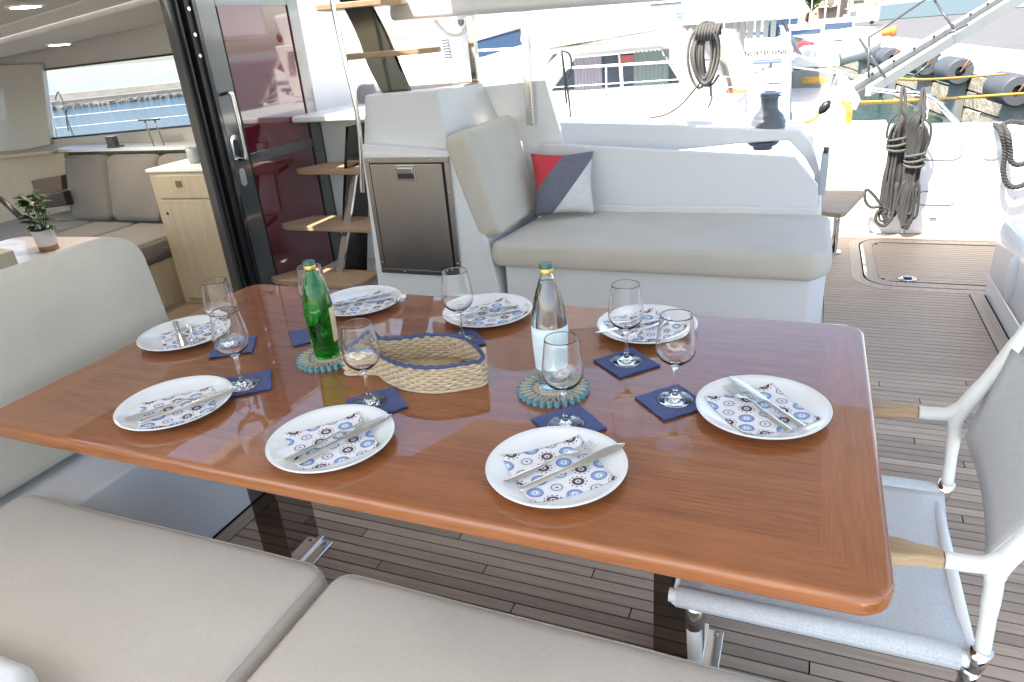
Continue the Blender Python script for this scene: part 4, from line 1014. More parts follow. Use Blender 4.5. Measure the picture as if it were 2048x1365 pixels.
# side wall with window opening: built of pieces round the hole
WY = 3.95
def quadwall(pts, name='saloon_wall', mat=WALLC, th=.04, parent=None):
    o = MB().prism(pts, (0, th, 0)).build(name, mat, parent); 
    if not parent: tag(o, kind='structure')
    return o
wTL, wTR, wBL, wBR = (-5.4527, 3.9500, 1.4937), (-3.9831, 3.9500, 1.5263), (-5.6127, 3.9500, 0.9908), (-4.0181, 3.9500, 1.0546)
quadwall([(wTL[0]-.0, WY, wTL[2]), (wTR[0], WY, wTR[2]), (-3.05, WY, wTR[2]), (-3.05, WY, 2.1), (-6.4, WY, 2.1), (-6.4, WY, wTL[2]-.02)])
quadwall([(wBL[0], WY, wBL[2]), (wBR[0], WY, wBR[2]), (-3.05, WY, 1.05), (-3.05, WY, 0), (-6.4, WY, 0), (-6.4, WY, wBL[2]-.03)])
quadwall([(-6.4, WY, wBL[2]-.03), (wBL[0], WY, wBL[2]), (wTL[0], WY, wTL[2]), (-6.4, WY, wTL[2]-.02)], mat=WALLC)
quadwall([(wBR[0], WY, wBR[2]), (-3.05, WY, 1.05), (-3.05, WY, wTR[2]), (wTR[0], WY, wTR[2])])
# forward wall pieces (pillar, second window)
m = MB(); a = (-5.5339, 3.7000, 1.5376); 
pil = MB().prism([(-5.9724, 3.9200, 1.5568), (-5.3937, 3.9200, 1.5385), (-5.5934, 3.9200, 0.9487), (-6.1481, 3.9200, 0.8857), (-5.9995, 3.9200, 1.3432)], (0, .025, 0)).build('window_pillar', WALLC, bev=.004); tag(pil, kind='structure')
sw = thing('saloon_window', ((wTL[0]+wTR[0])/2, WY, 1.0), 'wide saloon window showing blue sea and breakwater', 'window')
m = MB(); m.prism([(wTL[0], WY+.015, wTL[2]), (wTR[0], WY+.015, wTR[2]), (wBR[0], WY+.015, wBR[2]), (wBL[0], WY+.015, wBL[2])], (0, .006, 0)); m.build('pane', PANE, sw)
m = MB(); m.tube([wTL, wTR, wBR, wBL], .008, 6, closed=True); m.build('frame', simple('window_seal', (.08, .08, .09), .5), sw)
# second window at far left edge
fw = thing('forward_window', (-6.6, 3.6, 1.0), 'sliver of a second saloon window at the far left edge', 'window')
q = [(-5.9773, 3.7500, 1.5049), (-5.6630, 3.7500, 1.3825), (-5.8234, 3.7500, 0.9733), (-6.3295, 3.7500, 0.9302)]
m = MB(); m.prism(q, (0, .006, 0)); m.build('pane', PANE, fw)
# far end of the saloon and the near side
m = MB(); m.box((-9.0, -1.2, 0), (-8.95, 3.2, 1.0)); o = m.build('saloon_wall', WALLC); tag(o, kind='structure')
m = MB(); m.box((-9.0, -1.2, 0), (-3.0, -1.15, .9)); o = m.build('saloon_wall', WALLC); tag(o, kind='structure')
# ceiling in folded strips
A0, A1 = (-6.3845, 3.9500, 1.5664), (-4.0548, 3.9500, 1.7272)
B0, B1 = (-5.3707, 3.3500, 1.6266), (-3.4111, 3.3500, 1.8085)
C0_, C1_ = (-4.5973, 2.9000, 1.6923), (-2.9396, 2.9000, 1.8548)
def strip(p0, p1, q1, q0, mat=LINER, name='saloon_ceiling'):
    o = MB().prism([p0, p1, q1, q0], (0, 0, .04)).build(name, mat); tag(o, kind='structure'); return o
def ext(a, b, x):
    t = (x-a[0])/(b[0]-a[0]); return (x, a[1], a[2]+(b[2]-a[2])*t)
strip(ext(A0, A1, -7.5), ext(A0, A1, -3.05), ext(B0, B1, -3.05), ext(B0, B1, -7.5), WALLC)
Bu0 = ext(B0, B1, -7.5); Bu1 = ext(B0, B1, -3.05)
strip((Bu0[0], Bu0[1]-.02, Bu0[2]+.03), (Bu1[0], Bu1[1]-.02, Bu1[2]+.03), ext(C0_, C1_, -3.05), ext(C0_, C1_, -7.5), simple('ceiling_pale', (.66, .64, .61), .7))
cc0 = ext(C0_, C1_, -7.5); cc1 = ext(C0_, C1_, -3.05)
strip((cc0[0], cc0[1], cc0[2]+.01), (cc1[0], cc1[1], cc1[2]+.01), (-3.05, -1.2, cc1[2]+.03), (-7.5, -1.2, cc0[2]+.03))
DLM = simple('lamp_diffuser', (.9, .9, .85), .5, emit=((1, .93, .82), 14))
for c, lab, s in (((-4.0882, 3.1200, 1.6274), 'lower square recessed downlight near the saloon window, lit', .05), ((-3.4885, 2.5500, 1.7796), 'upper square recessed downlight at top left of the saloon ceiling, lit', .06)):
    t = thing('downlight', c, lab, 'downlight', 'lit downlights in the saloon ceiling')
    n_ = Vector(c); 
    m = MB(); m.box((c[0]-s, c[1]-s, c[2]-.006), (c[0]+s, c[1]+s, c[2]+.003)); m.build('trim', WHITEP, t, bev=.002)
    m = MB(); m.box((c[0]-s*.75, c[1]-s*.75, c[2]-.009), (c[0]+s*.75, c[1]+s*.75, c[2]-.0063)); m.build('diffuser', DLM, t)
    ld = bpy.data.lights.new('downlight_lamp', 'SPOT'); ld.energy = 10; ld.spot_size = R(130); ld.spot_blend = .8; ld.shadow_soft_size = .05; ld.color = (1, .9, .76)
    lo = bpy.data.objects.new('downlight_lamp', ld); COL.objects.link(lo); lo.location = (c[0], c[1], c[2]-.05)

# light oak side panel, ledge, navigation desk
pnl = MB().prism([(-6.2181, 3.6600, 0.8776), (-5.3101, 3.6600, 0.9209), (-5.1007, 3.6600, 0.9254), (-5.2156, 3.6600, 0.4965), (-6.3573, 3.6600, 0.3285)], (0, .03, 0)).build('oak_side_panel', OAK); tag(pnl, 'pale oak panel below the pillar beside the saloon sofa', 'panel')
m = MB(); m.prism([(-6.0219, 3.5500, 0.9115), (-5.0867, 3.5500, 0.9588), (-5.3902, 3.9000, 0.9332), (-6.4546, 3.9000, 0.9015)], (0, 0, -.02)); o = m.build('oak_ledge', OAK); tag(o, 'oak ledge running along the top of the side panel', 'ledge')
m = MB(); a = (-5.3109, 3.8200, 0.9265); b = (-3.8407, 3.8200, 0.9346)
m.box((a[0], 3.68, .925), (b[0], 3.945, .945)); o = m.build('window_shelf', WHITEP, bev=.003); tag(o, 'narrow white shelf behind the sofa under the window', 'shelf')
m = MB(); m.prism([(-5.4827, 3.6000, 0.7315), (-5.1307, 3.6000, 0.7688), (-5.1713, 3.6000, 0.6645), (-5.4864, 3.6000, 0.6163)], (0, .04, 0)); o = m.build('open_drawer_front', simple('walnut', (.14, .08, .05), .4)); tag(o, 'dark walnut drawer front beside the sofa', 'drawer')
m = MB(); m.prism([(-5.3139, 3.4500, 0.6302), (-4.9577, 3.4500, 0.6848), (-4.9603, 3.4500, 0.5828), (-5.3469, 3.4500, 0.5469)], (0, .06, 0)); o = m.build('instrument_box', BLACK, bev=.006); tag(o, 'black box with steel edge beside the sofa arm', 'box')
m = MB(); m.tube([(-4.3795, 2.6000, 0.8986), (-4.2475, 2.6000, 0.8217), (-4.1523, 2.6000, 0.7273)], .02, 8, flat=.5); o = m.build('black_strap', BLACK); tag(o, 'black strap slanting down at the left edge beside the plant', 'strap')
# drinks rack and small box on the shelf
t = thing('table_stand', (-4.2436, 3.7500, 0.9326), 'thin brass T stands on the shelf before the window', 'stand')
c = (-4.2463, 3.7500, 0.9257)
for dx in (-.05, .045):
    m = MB(); m.tube([(c[0]+dx, 3.76, .945), (c[0]+dx, 3.74, 1.12)], .005, 8); m.build('rod', simple('dull_brass', (.35, .28, .16), .35, metal=.8), t)
m = MB(); m.box((c[0]-.09, 3.72, 1.12), (c[0]+.075, 3.76, 1.13)); m.build('crossbar', DARKMET, t)
c = (-4.6942, 3.7500, 0.9398)
m = MB(); m.box((c[0]-.04, 3.74, .945), (c[0]+.04, 3.78, 1.02)).box((c[0]-.0, 3.70, .945), (c[0]+.09, 3.78, .955)); o = m.build('small_black_box', DARKMET, bev=.003); tag(o, 'small black phone holder on the window shelf', 'phone holder')

# sofa
so_ = thing('saloon_sofa', (-4.5, 3.4, 0), 'L shaped grey brown sofa under the saloon window', 'sofa')
m = MB(); m.box((-5.9, 3.02, 0), (-3.86, 3.70, .30)); m.build('base', OAK, so_)
xe = [-5.0597, -4.6249, -4.1323, -4.1323+.62]
for i in range(3):
    pad([(0, 0), (xe[i+1]-xe[i]-.012, 0), (xe[i+1]-xe[i]-.012, .46), (0, .46)], .12, .045, frameM((xe[i], 3.62, .44), (1, 0, 0), None, Vector((0, -.46, .10))), SOFA, 'back_cushion', so_, dome=.02, corner=.06, seed=i*3)
xs3 = [-5.75, -4.86, -4.42, -3.84]
for i in range(3):
    pad([(xs3[i]+.006, 3.0), (xs3[i+1]-.006, 3.0), (xs3[i+1]-.006, 3.56), (xs3[i]+.006, 3.56)], .15, .045, Matrix.Translation((0, 0, .30)), SOFA, 'seat_cushion', so_, dome=.015, corner=.05, seed=i*4+1)
pad([(-4.25, 2.62), (-3.82, 2.62), (-3.82, 3.0), (-4.25, 3.0)], .15, .045, Matrix.Translation((0, 0, .295)), SOFA, 'seat_cushion', so_, dome=.012, corner=.05, seed=31)
m = MB(); m.box((-4.23, 2.64, .0), (-3.84, 2.99, .29)); m.build('base', OAK, so_)

# oak cabinet by the door
cb_ = thing('oak_cabinet', (-3.5, 3.3, 0), 'pale oak cabinet with drawer and door beside the sliding door', 'cabinet')
fl = Vector((-3.79, 3.22, 0)); fd = Vector((1, .075, 0)).normalized(); bd = Vector((-.075, 1, 0)).normalized()
def cbx(u0, u1, d0, d1, z0, z1):
    m = MB(); b = [fl+fd*u+bd*d for u, d in ((u0, d0), (u1, d0), (u1, d1), (u0, d1))]
    m.hexa([(p.x, p.y, z0) for p in b], [(p.x, p.y, z1) for p in b]); return m
cbx(0, .62, 0, .40, 0, .865).build('carcass', OAK, cb_, bev=.003)
cbx(-.01, .63, -.012, .41, .866, .885).build('worktop', WHITEP, cb_, bev=.003)
cbx(.045, .50, -.013, -.001, .705, .845).build('drawer', OAK, cb_, bev=.003)
dd = cbx(.045, .50, -.013, -.001, .04, .695).build('door', OAK, cb_, bev=.003)
cbx(.20, .245, -.019, -.0135, .775, .815).build('drawer_pull', simple('brass_pull', (.25, .2, .08), .3, metal=.8), cb_, bev=.003)
m = MB(); p = fl+fd*.075+bd*-.0135; m.tube([(p.x, p.y, .61), (p.x-.0003, p.y-.004, .61)], .009, 12); m.build('lock_hole', BLACK, dd)
m = MB(); c = (-3.5853, 3.4154, 0.8860); m.lathe([(0, 0), (.036, 0), (.038, .01), (.045, .095), (.043, .095), (.036, .008), (0, .006)], c, 24); o = m.build('grey_cup', simple('blue_grey_ceramic', (.28, .33, .36), .4)); tag(o, 'blue grey cup standing on the oak cabinet', 'cup')
# light block at the very left
lo_ = MB(); a = (-3.8020, 2.3725, 0.8000)
lo_.hexa([(-3.9, 1.5, 0), (-3.3, 1.5, 0), (-3.3, 1.98, 0), (-3.9, 2.06, 0)], [(-3.9, 1.5, .765), (-3.3, 1.5, .765), (-3.3, 1.98, .765), (-3.9, 2.06, .765)])
gl = thing('galley_counter', (-3.6, 1.8, 0), 'pale oak galley counter end with white top at the left edge', 'counter')
lo_.build('carcass', OAK, gl, bev=.004)
m = MB(); m.hexa([(-3.92, 1.4, .766), (-3.4, 1.4, .766), (-3.38, 1.92, .766), (-3.92, 2.0, .766)], [(-3.92, 1.4, .80), (-3.4, 1.4, .80), (-3.38, 1.92, .80), (-3.92, 2.0, .80)]); m.build('worktop', WHITEP, gl, bev=.008)
# saloon table with plant
tbl = thing('saloon_table', (-4.0, 2.4, 0), 'pale saloon table carrying the potted plant', 'table')
m = MB(); q = roundpoly([(-4.35, 2.0), (-3.35, 2.0), (-3.35, 2.62), (-3.7, 2.72), (-4.35, 2.66)], .08); m.prism([(a, b, .575) for a, b in q], (0, 0, .025)); m.build('tabletop', simple('pale_laminate', (.50, .44, .44), .35, var=.05, vscale=4, coat=.3), tbl, bev=.005)
m = MB(); m.tube([(-3.9, 2.35, 0), (-3.9, 2.35, .575)], .04, 16); m.build('leg', STEEL, tbl)
PLc = (-3.7926, 2.4583, 0.6000)
pp = thing('potted_plant', PLc, 'small green leafy plant in a white and tan pot on saloon table', 'plant')
m = MB().lathe([(.048, .028), (.056, .115), (.053, .115), (.046, .03)], PLc, 28); m.build('pot', simple('white_pot', (.62, .58, .56), .7), pp)
m = MB().lathe([(0, 0), (.046, 0), (.0485, .0285)], PLc, 28); m.build('pot_base', simple('terracotta', (.36, .19, .10), .8), pp)
m = MB().lathe([(0, .098), (.052, .10)], PLc, 20); m.build('soil', simple('soil', (.03, .02, .015), .9, bscale=80), pp)
LEAF = simple('leaf_green', (.025, .065, .015), .45, var=.4, vscale=20, coat=.2)
rg = random.Random(5)
for k in range(70):
    a = rg.uniform(0, 6.28); h = rg.uniform(.10, .29); rr_ = rg.uniform(.02, .06)*(1.2-h*1.5)+.01; L = rg.uniform(.035, .065); W_ = L*.36
    b0 = Vector(PLc)+Vector((rr_*math.cos(a)*.6, rr_*math.sin(a)*.6, h)); d = Vector((math.cos(a), math.sin(a), rg.uniform(-.1, .9))).normalized(); sd = d.cross(Vector((0, 0, 1))).normalized()
    m = MB(); n_ = sd.cross(d)
    ctr = [(0, .0), (.25, .8), (.5, 1), (.8, .6), (1, 0)]
    vs = [b0+d*L*t-n_*.18*L*t*t for t, w in ctr]+[b0+d*L*t+sd*W_*w-n_*.22*L*t*t+n_*.012*w for t, w in ctr]+[b0+d*L*t-sd*W_*w-n_*.22*L*t*t+n_*.012*w for t, w in ctr]
    fs = []
    for i in range(4): fs += [(i, i+1, 6+i, 5+i), (i+1, i, 10+i, 11+i)]
    m.add(vs, fs, True); m.build('leaf', LEAF, pp)
m = MB()
for k in range(8):
    a = rg.uniform(0, 6.28); m.tube([Vector(PLc)+Vector((.01*math.cos(a), .01*math.sin(a), .10)), Vector(PLc)+Vector((.04*math.cos(a), .04*math.sin(a), .18)), Vector(PLc)+Vector((.03*math.cos(a), .03*math.sin(a), .25))], .003, 5)
m.build('stem', LEAF, pp)

# ================================================================== sliding glass door
sd_ = thing('sliding_glass_door', (-3.0, 3.5, 0), 'maroon tinted glass sliding door with grey frame and long steel handle', 'door')
X0 = -3.0
ya, yb = 3.10, 3.93
def fb(y0, y1, z0, z1, name='frame', mat=DOORF, xx=.0, parent=sd_, bev=.003):
    m = MB(); m.box((X0-.02+xx, y0, z0), (X0+.02+xx, y1, z1)); return m.build(name, mat, parent, bev=bev)
fb(ya, ya+.135, .0, 2.08, 'stile'); fb(yb-.10, yb, 0, 2.08, 'stile')
fb(ya+.136, yb-.101, 1.735, 2.08, 'rail'); fb(ya+.136, yb-.101, .905, .965, 'rail'); fb(ya+.136, yb-.101, 0, .09, 'rail')
fb(ya+.136, yb-.101, .0905, .9045, 'glass_pane', DOORG, -.004, bev=0); fb(ya+.136, yb-.101, .9655, 1.7345, 'glass_pane', DOORG, -.004, bev=0)
for y0, y1 in ((ya+.136, ya+.142), (yb-.107, yb-.101)):
    m = MB(); m.box((X0+.017, y0, .09), (X0+.023, y1, 1.735)); m.build('glazing_bead', BLACK, sd_)
# handle
hb = curve_pts([(X0+.02, 3.125, 1.30), (X0+.075, 3.135, 1.305), (X0+.085, 3.14, 1.27), (X0+.085, 3.14, .98), (X0+.07, 3.14, .95), (X0+.02, 3.135, .955)], 6)
m = MB(); m.tube(hb, .011, 12); m.build('handle', STEEL, sd_)
m = MB(); q = roundpoly([(3.11, .935), (3.175, .935), (3.175, 1.085), (3.11, 1.085)], .032, 8); m.prism([(X0+.0205, a, b) for a, b in q], (.006, 0, 0)); lk = m.build('lock_plate', STEEL, sd_, bev=.002)
m = MB(); q = roundpoly([(3.128, .975), (3.158, .975), (3.158, 1.06), (3.128, 1.06)], .014, 6); m.prism([(X0+.0267, a, b) for a, b in q], (.002, 0, 0)); m.build('lock_recess', BLACK, lk)
m = MB(); q = roundpoly([(3.125, .80), (3.17, .80), (3.17, .90), (3.125, .90)], .022, 8); m.prism([(X0+.0205, a, b) for a, b in q], (.004, 0, 0)); m.build('keyhole_plate', simple('satin_white_metal', (.6, .6, .58), .3, metal=.5), sd_, bev=.001)
# door jamb with dark tracks
jb = thing('door_jamb', (-3.0, 3.0, 0), 'black tracked jamb at the left side of the glass door', 'door frame')
for k, (y0, y1, xx, mt) in enumerate(((2.925, 2.955, .0, simple('jamb_grey', (.06, .06, .058), .35)), (2.956, 2.97, .02, BLACK), (2.971, 3.0, -.01, DARKMET), (3.001, 3.04, .03, BLACK), (3.041, 3.062, .045, simple('jamb_black', (.02, .02, .022), .12, coat=.6)), (3.063, 3.098, .01, BLACK))):
    m = MB(); m.box((X0-.04+xx, y0, 0), (X0+.01+xx, y1, 2.1)); m.build('track', mt, jb, bev=.002)
for z in (1.72, 1.60, 1.50):
    m = MB(); m.tube([(X0+.041, 3.02, z), (X0+.046, 3.02, z)], .010, 10); m.build('screw', STEEL, jb)
# dark panel right of the door, below the platform
m = MB(); m.box((X0-.02, yb+.001, 0), (X0+.015, yb+.02, 1.07)); o = m.build('bulkhead_edge', BLACK); tag(o, kind='structure')
m = MB(); m.box((-3.06, yb, 1.1), (-3.02, 4.6, 2.1)); o = m.build('bulkhead', GELM); tag(o, kind='structure')
m = MB(); m.box((-3.06, .4, 2.08), (-2.98, 3.95, 2.12)); o = m.build('bulkhead_header', GELM); tag(o, kind='structure')
# ================================================================== breakwater seen through the window
bwk = thing('breakwater', (-48, 40, -1.2), 'long stone breakwater across the blue water beyond the saloon window', 'breakwater')
P1, P2 = Vector((-50.1212, 35.7723, -1.2000)), Vector((-44.6817, 43.1616, -1.2000)); dr_ = (P2-P1).normalized(); nr = Vector((-dr_.y, dr_.x, 0))
if nr.dot(P1) < 0: nr = -nr
S_, E_ = P1-dr_*160, P2+dr_*60
CONC = simple('old_concrete', (.36, .31, .25), .9, var=.2, vscale=.6, bscale=4, bstr=.5, bdist=.05)
m = MB(); m.prism([S_+nr*3+Vector((0, 0, -.2)), E_+nr*3+Vector((0, 0, -.2)), E_+nr*3+Vector((0, 0, .94)), S_+nr*3+Vector((0, 0, .94))], nr*2); m.build('parapet_wall', CONC, bwk)
m = MB(); m.prism([S_+nr*1+Vector((0, 0, -.5)), E_+nr*1+Vector((0, 0, -.5)), E_+nr*1+Vector((0, 0, .50)), S_+nr*1+Vector((0, 0, .50))], nr*1.95); m.build('lower_quay', simple('dark_stone', (.13, .12, .11), .95, var=.3, vscale=1.2), bwk)
m = MB(); m.prism([S_+nr*.9+Vector((0, 0, .18)), E_+nr*.9+Vector((0, 0, .18)), E_+nr*.9+Vector((0, 0, .23)), S_+nr*.9+Vector((0, 0, .23))], nr*.09); m.build('pipe_line', simple('rust_line', (.42, .28, .2), .9), bwk)
rg = random.Random(11)
m = MB(); L = (P2-P1).length+14
for k in range(1500):
    c = P1-dr_*6+dr_*rg.uniform(0, L)+nr*rg.uniform(-.5, .8); s = rg.uniform(.06, .24); c.z = -1.25+rg.uniform(0, .17)
    vs = [c+Vector((rg.uniform(.6, 1)*s*a, rg.uniform(.6, 1)*s*b, rg.uniform(.5, .9)*s*d)) for a, b, d in ((-1, -1, -1), (1, -1, -1), (1, 1, -1), (-1, 1, -1), (-1, -1, 1), (1, -1, 1), (1, 1, 1), (-1, 1, 1))]
    m.add(vs, [(0, 3, 2, 1), (4, 5, 6, 7), (0, 1, 5, 4), (1, 2, 6, 5), (2, 3, 7, 6), (3, 0, 4, 7)])
o = m.build('rocks', simple('breakwater_rock', (.12, .11, .095), .95, var=.4, vscale=.8), bwk); o['kind'] = 'stuff'

# rail seen through the saloon window
gr = thing('guard_rail', (-5, 4.6, .3), 'white stanchion with two wires outside the saloon window', 'rail')
m = MB(); m.tube([(-6.4913, 4.7000, 1.3689), (-6.6051, 4.7000, 0.7909)], .012, 8); m.build('stanchion', WHITEP, gr)
m = MB(); m.tube([(-6.8661, 4.7000, 1.0732), (-4.6119, 4.7000, 1.1484)], .0022, 6); m.build('wire', WHITEP, gr)
m = MB(); m.tube([(-6.9192, 4.7000, 0.9735), (-4.6403, 4.7000, 1.0624)], .0022, 6); m.build('wire', WHITEP, gr)
m = MB(); m.tube(curve_pts([(-6.2947, 4.6500, 1.3092), (-6.2760, 4.6500, 1.2143), (-6.2908, 4.6500, 1.0627), (-6.2769, 4.6500, 0.8848)], 5), .007, 6).tube(curve_pts([(-6.3083, 4.6600, 1.3088), (-6.3698, 4.6600, 1.2384), (-6.2612, 4.6600, 1.1910), (-6.3174, 4.6600, 1.0621), (-6.3378, 4.6600, 0.9651)], 5), .007, 6); o = m.build('dark_line', DARKMET); tag(o, 'dark cord looped on the rail outside the saloon window', 'cord')

# ================================================================== ropes, rail and cleat on our far side
rl = thing('pushpit_rail', (.8, 5.5, .7), 'curved stainless pushpit rail above the bulwark with ropes hanging', 'rail')
m = MB(); m.tube(curve_pts([(0.3414, 5.5000, 0.9491), (0.4872, 5.5000, 0.9237), (0.6353, 5.5000, 0.9048), (0.7280, 5.5000, 0.8573), (0.8277, 5.5000, 0.7598), (0.9219, 5.5000, 0.6623)], 7), .0155, 12); m.build('top_rail', STEEL, rl)
m = MB(); m.tube([(0.6850, 5.5000, 0.8778), (0.6915, 5.5000, 0.6680)], .0125, 10); m.build('post', STEEL, rl)
def hank(x0, x1, ztop, zbot, n, y0, label, seed, wraps):
    rg = random.Random(seed); t = thing('rope_hank', ((x0+x1)/2, y0, zbot), label, 'rope', 'grey rope hanks hanging on the bulwark')
    m = MB(); cx_ = (x0+x1)/2; w = (x1-x0)/2
    for k in range(n):
        u = -1+2*k/(n-1); xa = cx_+u*w*.75; yb_ = y0-.015-.03*math.cos(u*1.4)+rg.uniform(-.012, .012)
        mid = cx_+u*w*.62; zb = zbot+rg.uniform(0, .09); zt = ztop-rg.uniform(0, .12)
        m.tube(curve_pts([(cx_+u*w*.35, y0-.02, zt), (cx_+u*w*.85, yb_-.01, zt-.035), (xa+u*w*.25, yb_, zt-.13), (mid, yb_, wraps+.03), (mid+rg.uniform(-.005, .005), yb_, wraps-.12), (xa, yb_-.01, (wraps+zb)/2), (xa+rg.uniform(-.012, .012), yb_, zb), (xa*.5+.5*cx_, yb_-.012, zb-.03)], 5), .0082, 7)
    for k in range(6):
        u = rg.uniform(-.9, .9); a = cx_+u*w*.6; b = cx_-u*w*.3+rg.uniform(-.02, .02); z = zbot+rg.uniform(0, .04)
        m.tube(curve_pts([(a, y0-.045, z+.2), (a, y0-.05, z), ((a+b)/2, y0-.05, z-.05), (b, y0-.045, z), (b, y0-.045, z+.2)], 5), .0085, 7)
    m.build('strands', ROPEG, t)
    m = MB()
    for k in range(3):
        z = wraps+.03*k-.02
        m.tube([(cx_+(w*.82)*math.cos(a), y0-.025+.05*math.sin(a), z+.012*math.sin(a*1+k)) for a in (2*math.pi*j/24 for j in range(24))], .009, 7, closed=True)
    m.build('wrapping_turns', ROPEL, t)
    m = MB(); m.tube(curve_pts([(cx_, y0-.02, ztop-.10), (cx_-.01, y0+.01, ztop+.04), (cx_, y0+.1, ztop+.11), (cx_+.02, y0+.06, ztop+.04), (cx_+.015, y0-.02, ztop-.08)], 6), .010, 7); m.build('hanging_loop', ROPEG, t)
    return t
hank(0.4534, 0.5897, 0.8494, 0.1397, 11, 5.31, 'left hank of grey rope with its turns higher up', 3, 0.6130)
hank(0.5632, 0.7001, 0.8366, 0.1139, 12, 5.28, 'right hank of grey rope with its turns lower down', 8, 0.5151)
m = MB(); m.tube(curve_pts([(0.4734, 5.2500, 0.2268), (0.4133, 5.2500, 0.3008), (0.3709, 5.2500, 0.3275), (0.3726, 5.2500, 0.2596), (0.4150, 5.2500, 0.2088), (0.4833, 5.2500, 0.2201)], 6), .010, 8); m.tube(curve_pts([(0.5005, 5.2600, 0.2076), (0.4593, 5.2600, 0.1726), (0.4572, 5.2600, 0.1136), (0.5101, 5.2600, 0.0800), (0.5540, 5.2600, 0.1400)], 6), .011, 8); o = m.build('loose_rope_end', ROPEG); tag(o, 'loose curling rope end left of the hanks', 'rope')
# twisted mooring rope on the right
tw = thing('twisted_mooring_rope', (1.1484, 5.3000, 0.7519), 'thick twisted grey mooring rope looped over the bulwark at right', 'rope')
def twisted(path, r, name):
    P = [Vector(p) for p in path]
    for s in range(3):
        m = MB(); q = []; acc = 0
        for i, p in enumerate(P):
            a = P[max(0, i-1)]; b = P[min(len(P)-1, i+1)]; t = (b-a).normalized(); acc += (p-a).length if i else 0
            side = t.cross(Vector((0, 1, 0.01))).normalized(); up = side.cross(t); ph2 = acc*2*math.pi/.062+s*2.094
            q.append(p+side*math.cos(ph2)*r*.52+up*math.sin(ph2)*r*.52)
        m.tube(q, r*.56, 7); m.build(name, ROPEG, tw)
twisted(curve_pts([(1.0686, 5.4000, 0.7104), (1.0842, 5.2800, 0.6819), (1.1238, 5.2800, 0.5752), (1.1348, 5.2800, 0.4516), (1.1715, 5.2800, 0.3636), (1.2280, 5.2800, 0.3448), (1.2896, 5.2800, 0.3826), (1.3287, 5.2800, 0.4507)], 14), .016, 'strand')
twisted(curve_pts([(1.1130, 5.4200, 0.7063), (1.1193, 5.2600, 0.6692), (1.1458, 5.2600, 0.5783), (1.1629, 5.2600, 0.5109), (1.2092, 5.2600, 0.4860), (1.2854, 5.2600, 0.5219)], 14), .016, 'strand')
twisted(curve_pts([(1.1125, 5.5000, 0.6826), (1.1563, 5.4500, 0.7193), (1.2488, 5.5000, 0.7036), (1.3261, 5.5000, 0.7136)], 12), .015, 'strand')
cl = thing('mooring_cleat', (1.2061, 5.5200, 0.6648), 'polished cleat bar under the twisted rope on the bulwark', 'cleat')
m = MB(); m.tube([(1.0745, 5.5500, 0.6985), (1.3161, 5.5500, 0.6824)], .014, 10); m.build('bar', STEEL, cl)
m = MB(); m.tube(curve_pts([(1.2541, 5.3400, 0.4704), (1.1558, 5.3400, 0.4238), (1.0796, 5.3400, 0.2953), (1.0876, 5.3400, 0.1469), (1.1282, 5.2000, 0.0792), (1.1781, 5.0000, 0.0477)], 8), .0025, 5).tube(curve_pts([(1.2539, 5.3400, 0.2804), (1.2198, 5.3400, 0.1824), (1.2127, 5.3400, 0.0660)], 5), .0025, 5); o = m.build('thin_grey_cord', simple('thin_cord', (.3, .3, .3), .7)); tag(o, 'thin grey cord curving down the bulwark below the twisted rope', 'cord')

# ================================================================== neighbouring motor yacht
ya_ = thing('motor_yacht', (-1.5, 9, -1.2), 'large white motor yacht with curtained windows moored alongside', 'yacht')
m = MB()
hullz = [(-30, .95), (-10, .80), (-3, .62), (.30, .60)]
vs = []; 
for x, z in [(-6.9, .82), (-5, .74), (-3, .66), (-.6, .60), (.28, .58)]:
    for yy, zz in ((7.35, -1.5), (7.15, -.6), (7.05, z-.25), (7.0, z-.05), (7.02, z), (11.0, z), (11.0, -1.5)): vs.append((x-(0 if zz > 0 else .1), yy, zz))
fs = []
for i in range(4):
    for k in range(6): fs.append((i*7+k, (i+1)*7+k, (i+1)*7+k+1, i*7+k+1))
fs.append(tuple(28+k for k in range(7)))
m.add(vs, fs, False); m.build('hull', GEL, ya_)
m = MB(); m.tube([(-6.9, 7.0, .60), (-3, 6.99, .42), (-.6, 6.99, .36), (.30, 6.99, .34)], .035, 8); m.build('rubbing_strake', simple('strake_blue_grey', (.30, .36, .40), .5), ya_)
m = MB(); m.box((.29, 7.2, -.30), (.9, 10.8, .02)); m.build('bathing_platform', GEL, ya_, bev=.02)
# cabin
ca = [(-3.2001, 8.0000, 0.4904), (-3.3084, 8.0000, 0.7199), (-2.6150, 8.0000, 1.2728), (-1.3424, 8.0000, 1.4055), (-1.1454, 8.0000, 1.2117), (-0.7465, 8.0000, 0.6460), (-0.7364, 8.0000, 0.4449)]
m = MB(); m.prism(ca, (0, 2.6, 0)); m.build('cabin', GEL, ya_, bev=.02)
def wnd(pts, y, mat, name, bar=None):
    m = MB(); m.prism([(p[0], y-.012, p[2]) for p in pts], (0, .01, 0)); o = m.build(name, mat, ya_)
    m = MB(); m.tube([(p[0], y-.016, p[2]) for p in pts], .018, 6, closed=True); m.build('window_frame', simple('alu_frame', (.55, .57, .6), .4, metal=.4), o)
    return o
WINM = simple('cabin_window_glass', (.05, .06, .075), .2, ior=1.25)
wq = [(-2.7877, 8.0000, 0.8140), (-2.4928, 8.0000, 1.1627), (-1.5460, 8.0000, 1.1894), (-1.3317, 8.0000, 0.8613), (-1.3835, 8.0000, 0.8236)]
w1 = wnd(wq, 8, WINM, 'window')
CURM = simple('lilac_curtain', (.20, .185, .22), .9); CURG = simple('green_curtain', (.12, .155, .15), .9)
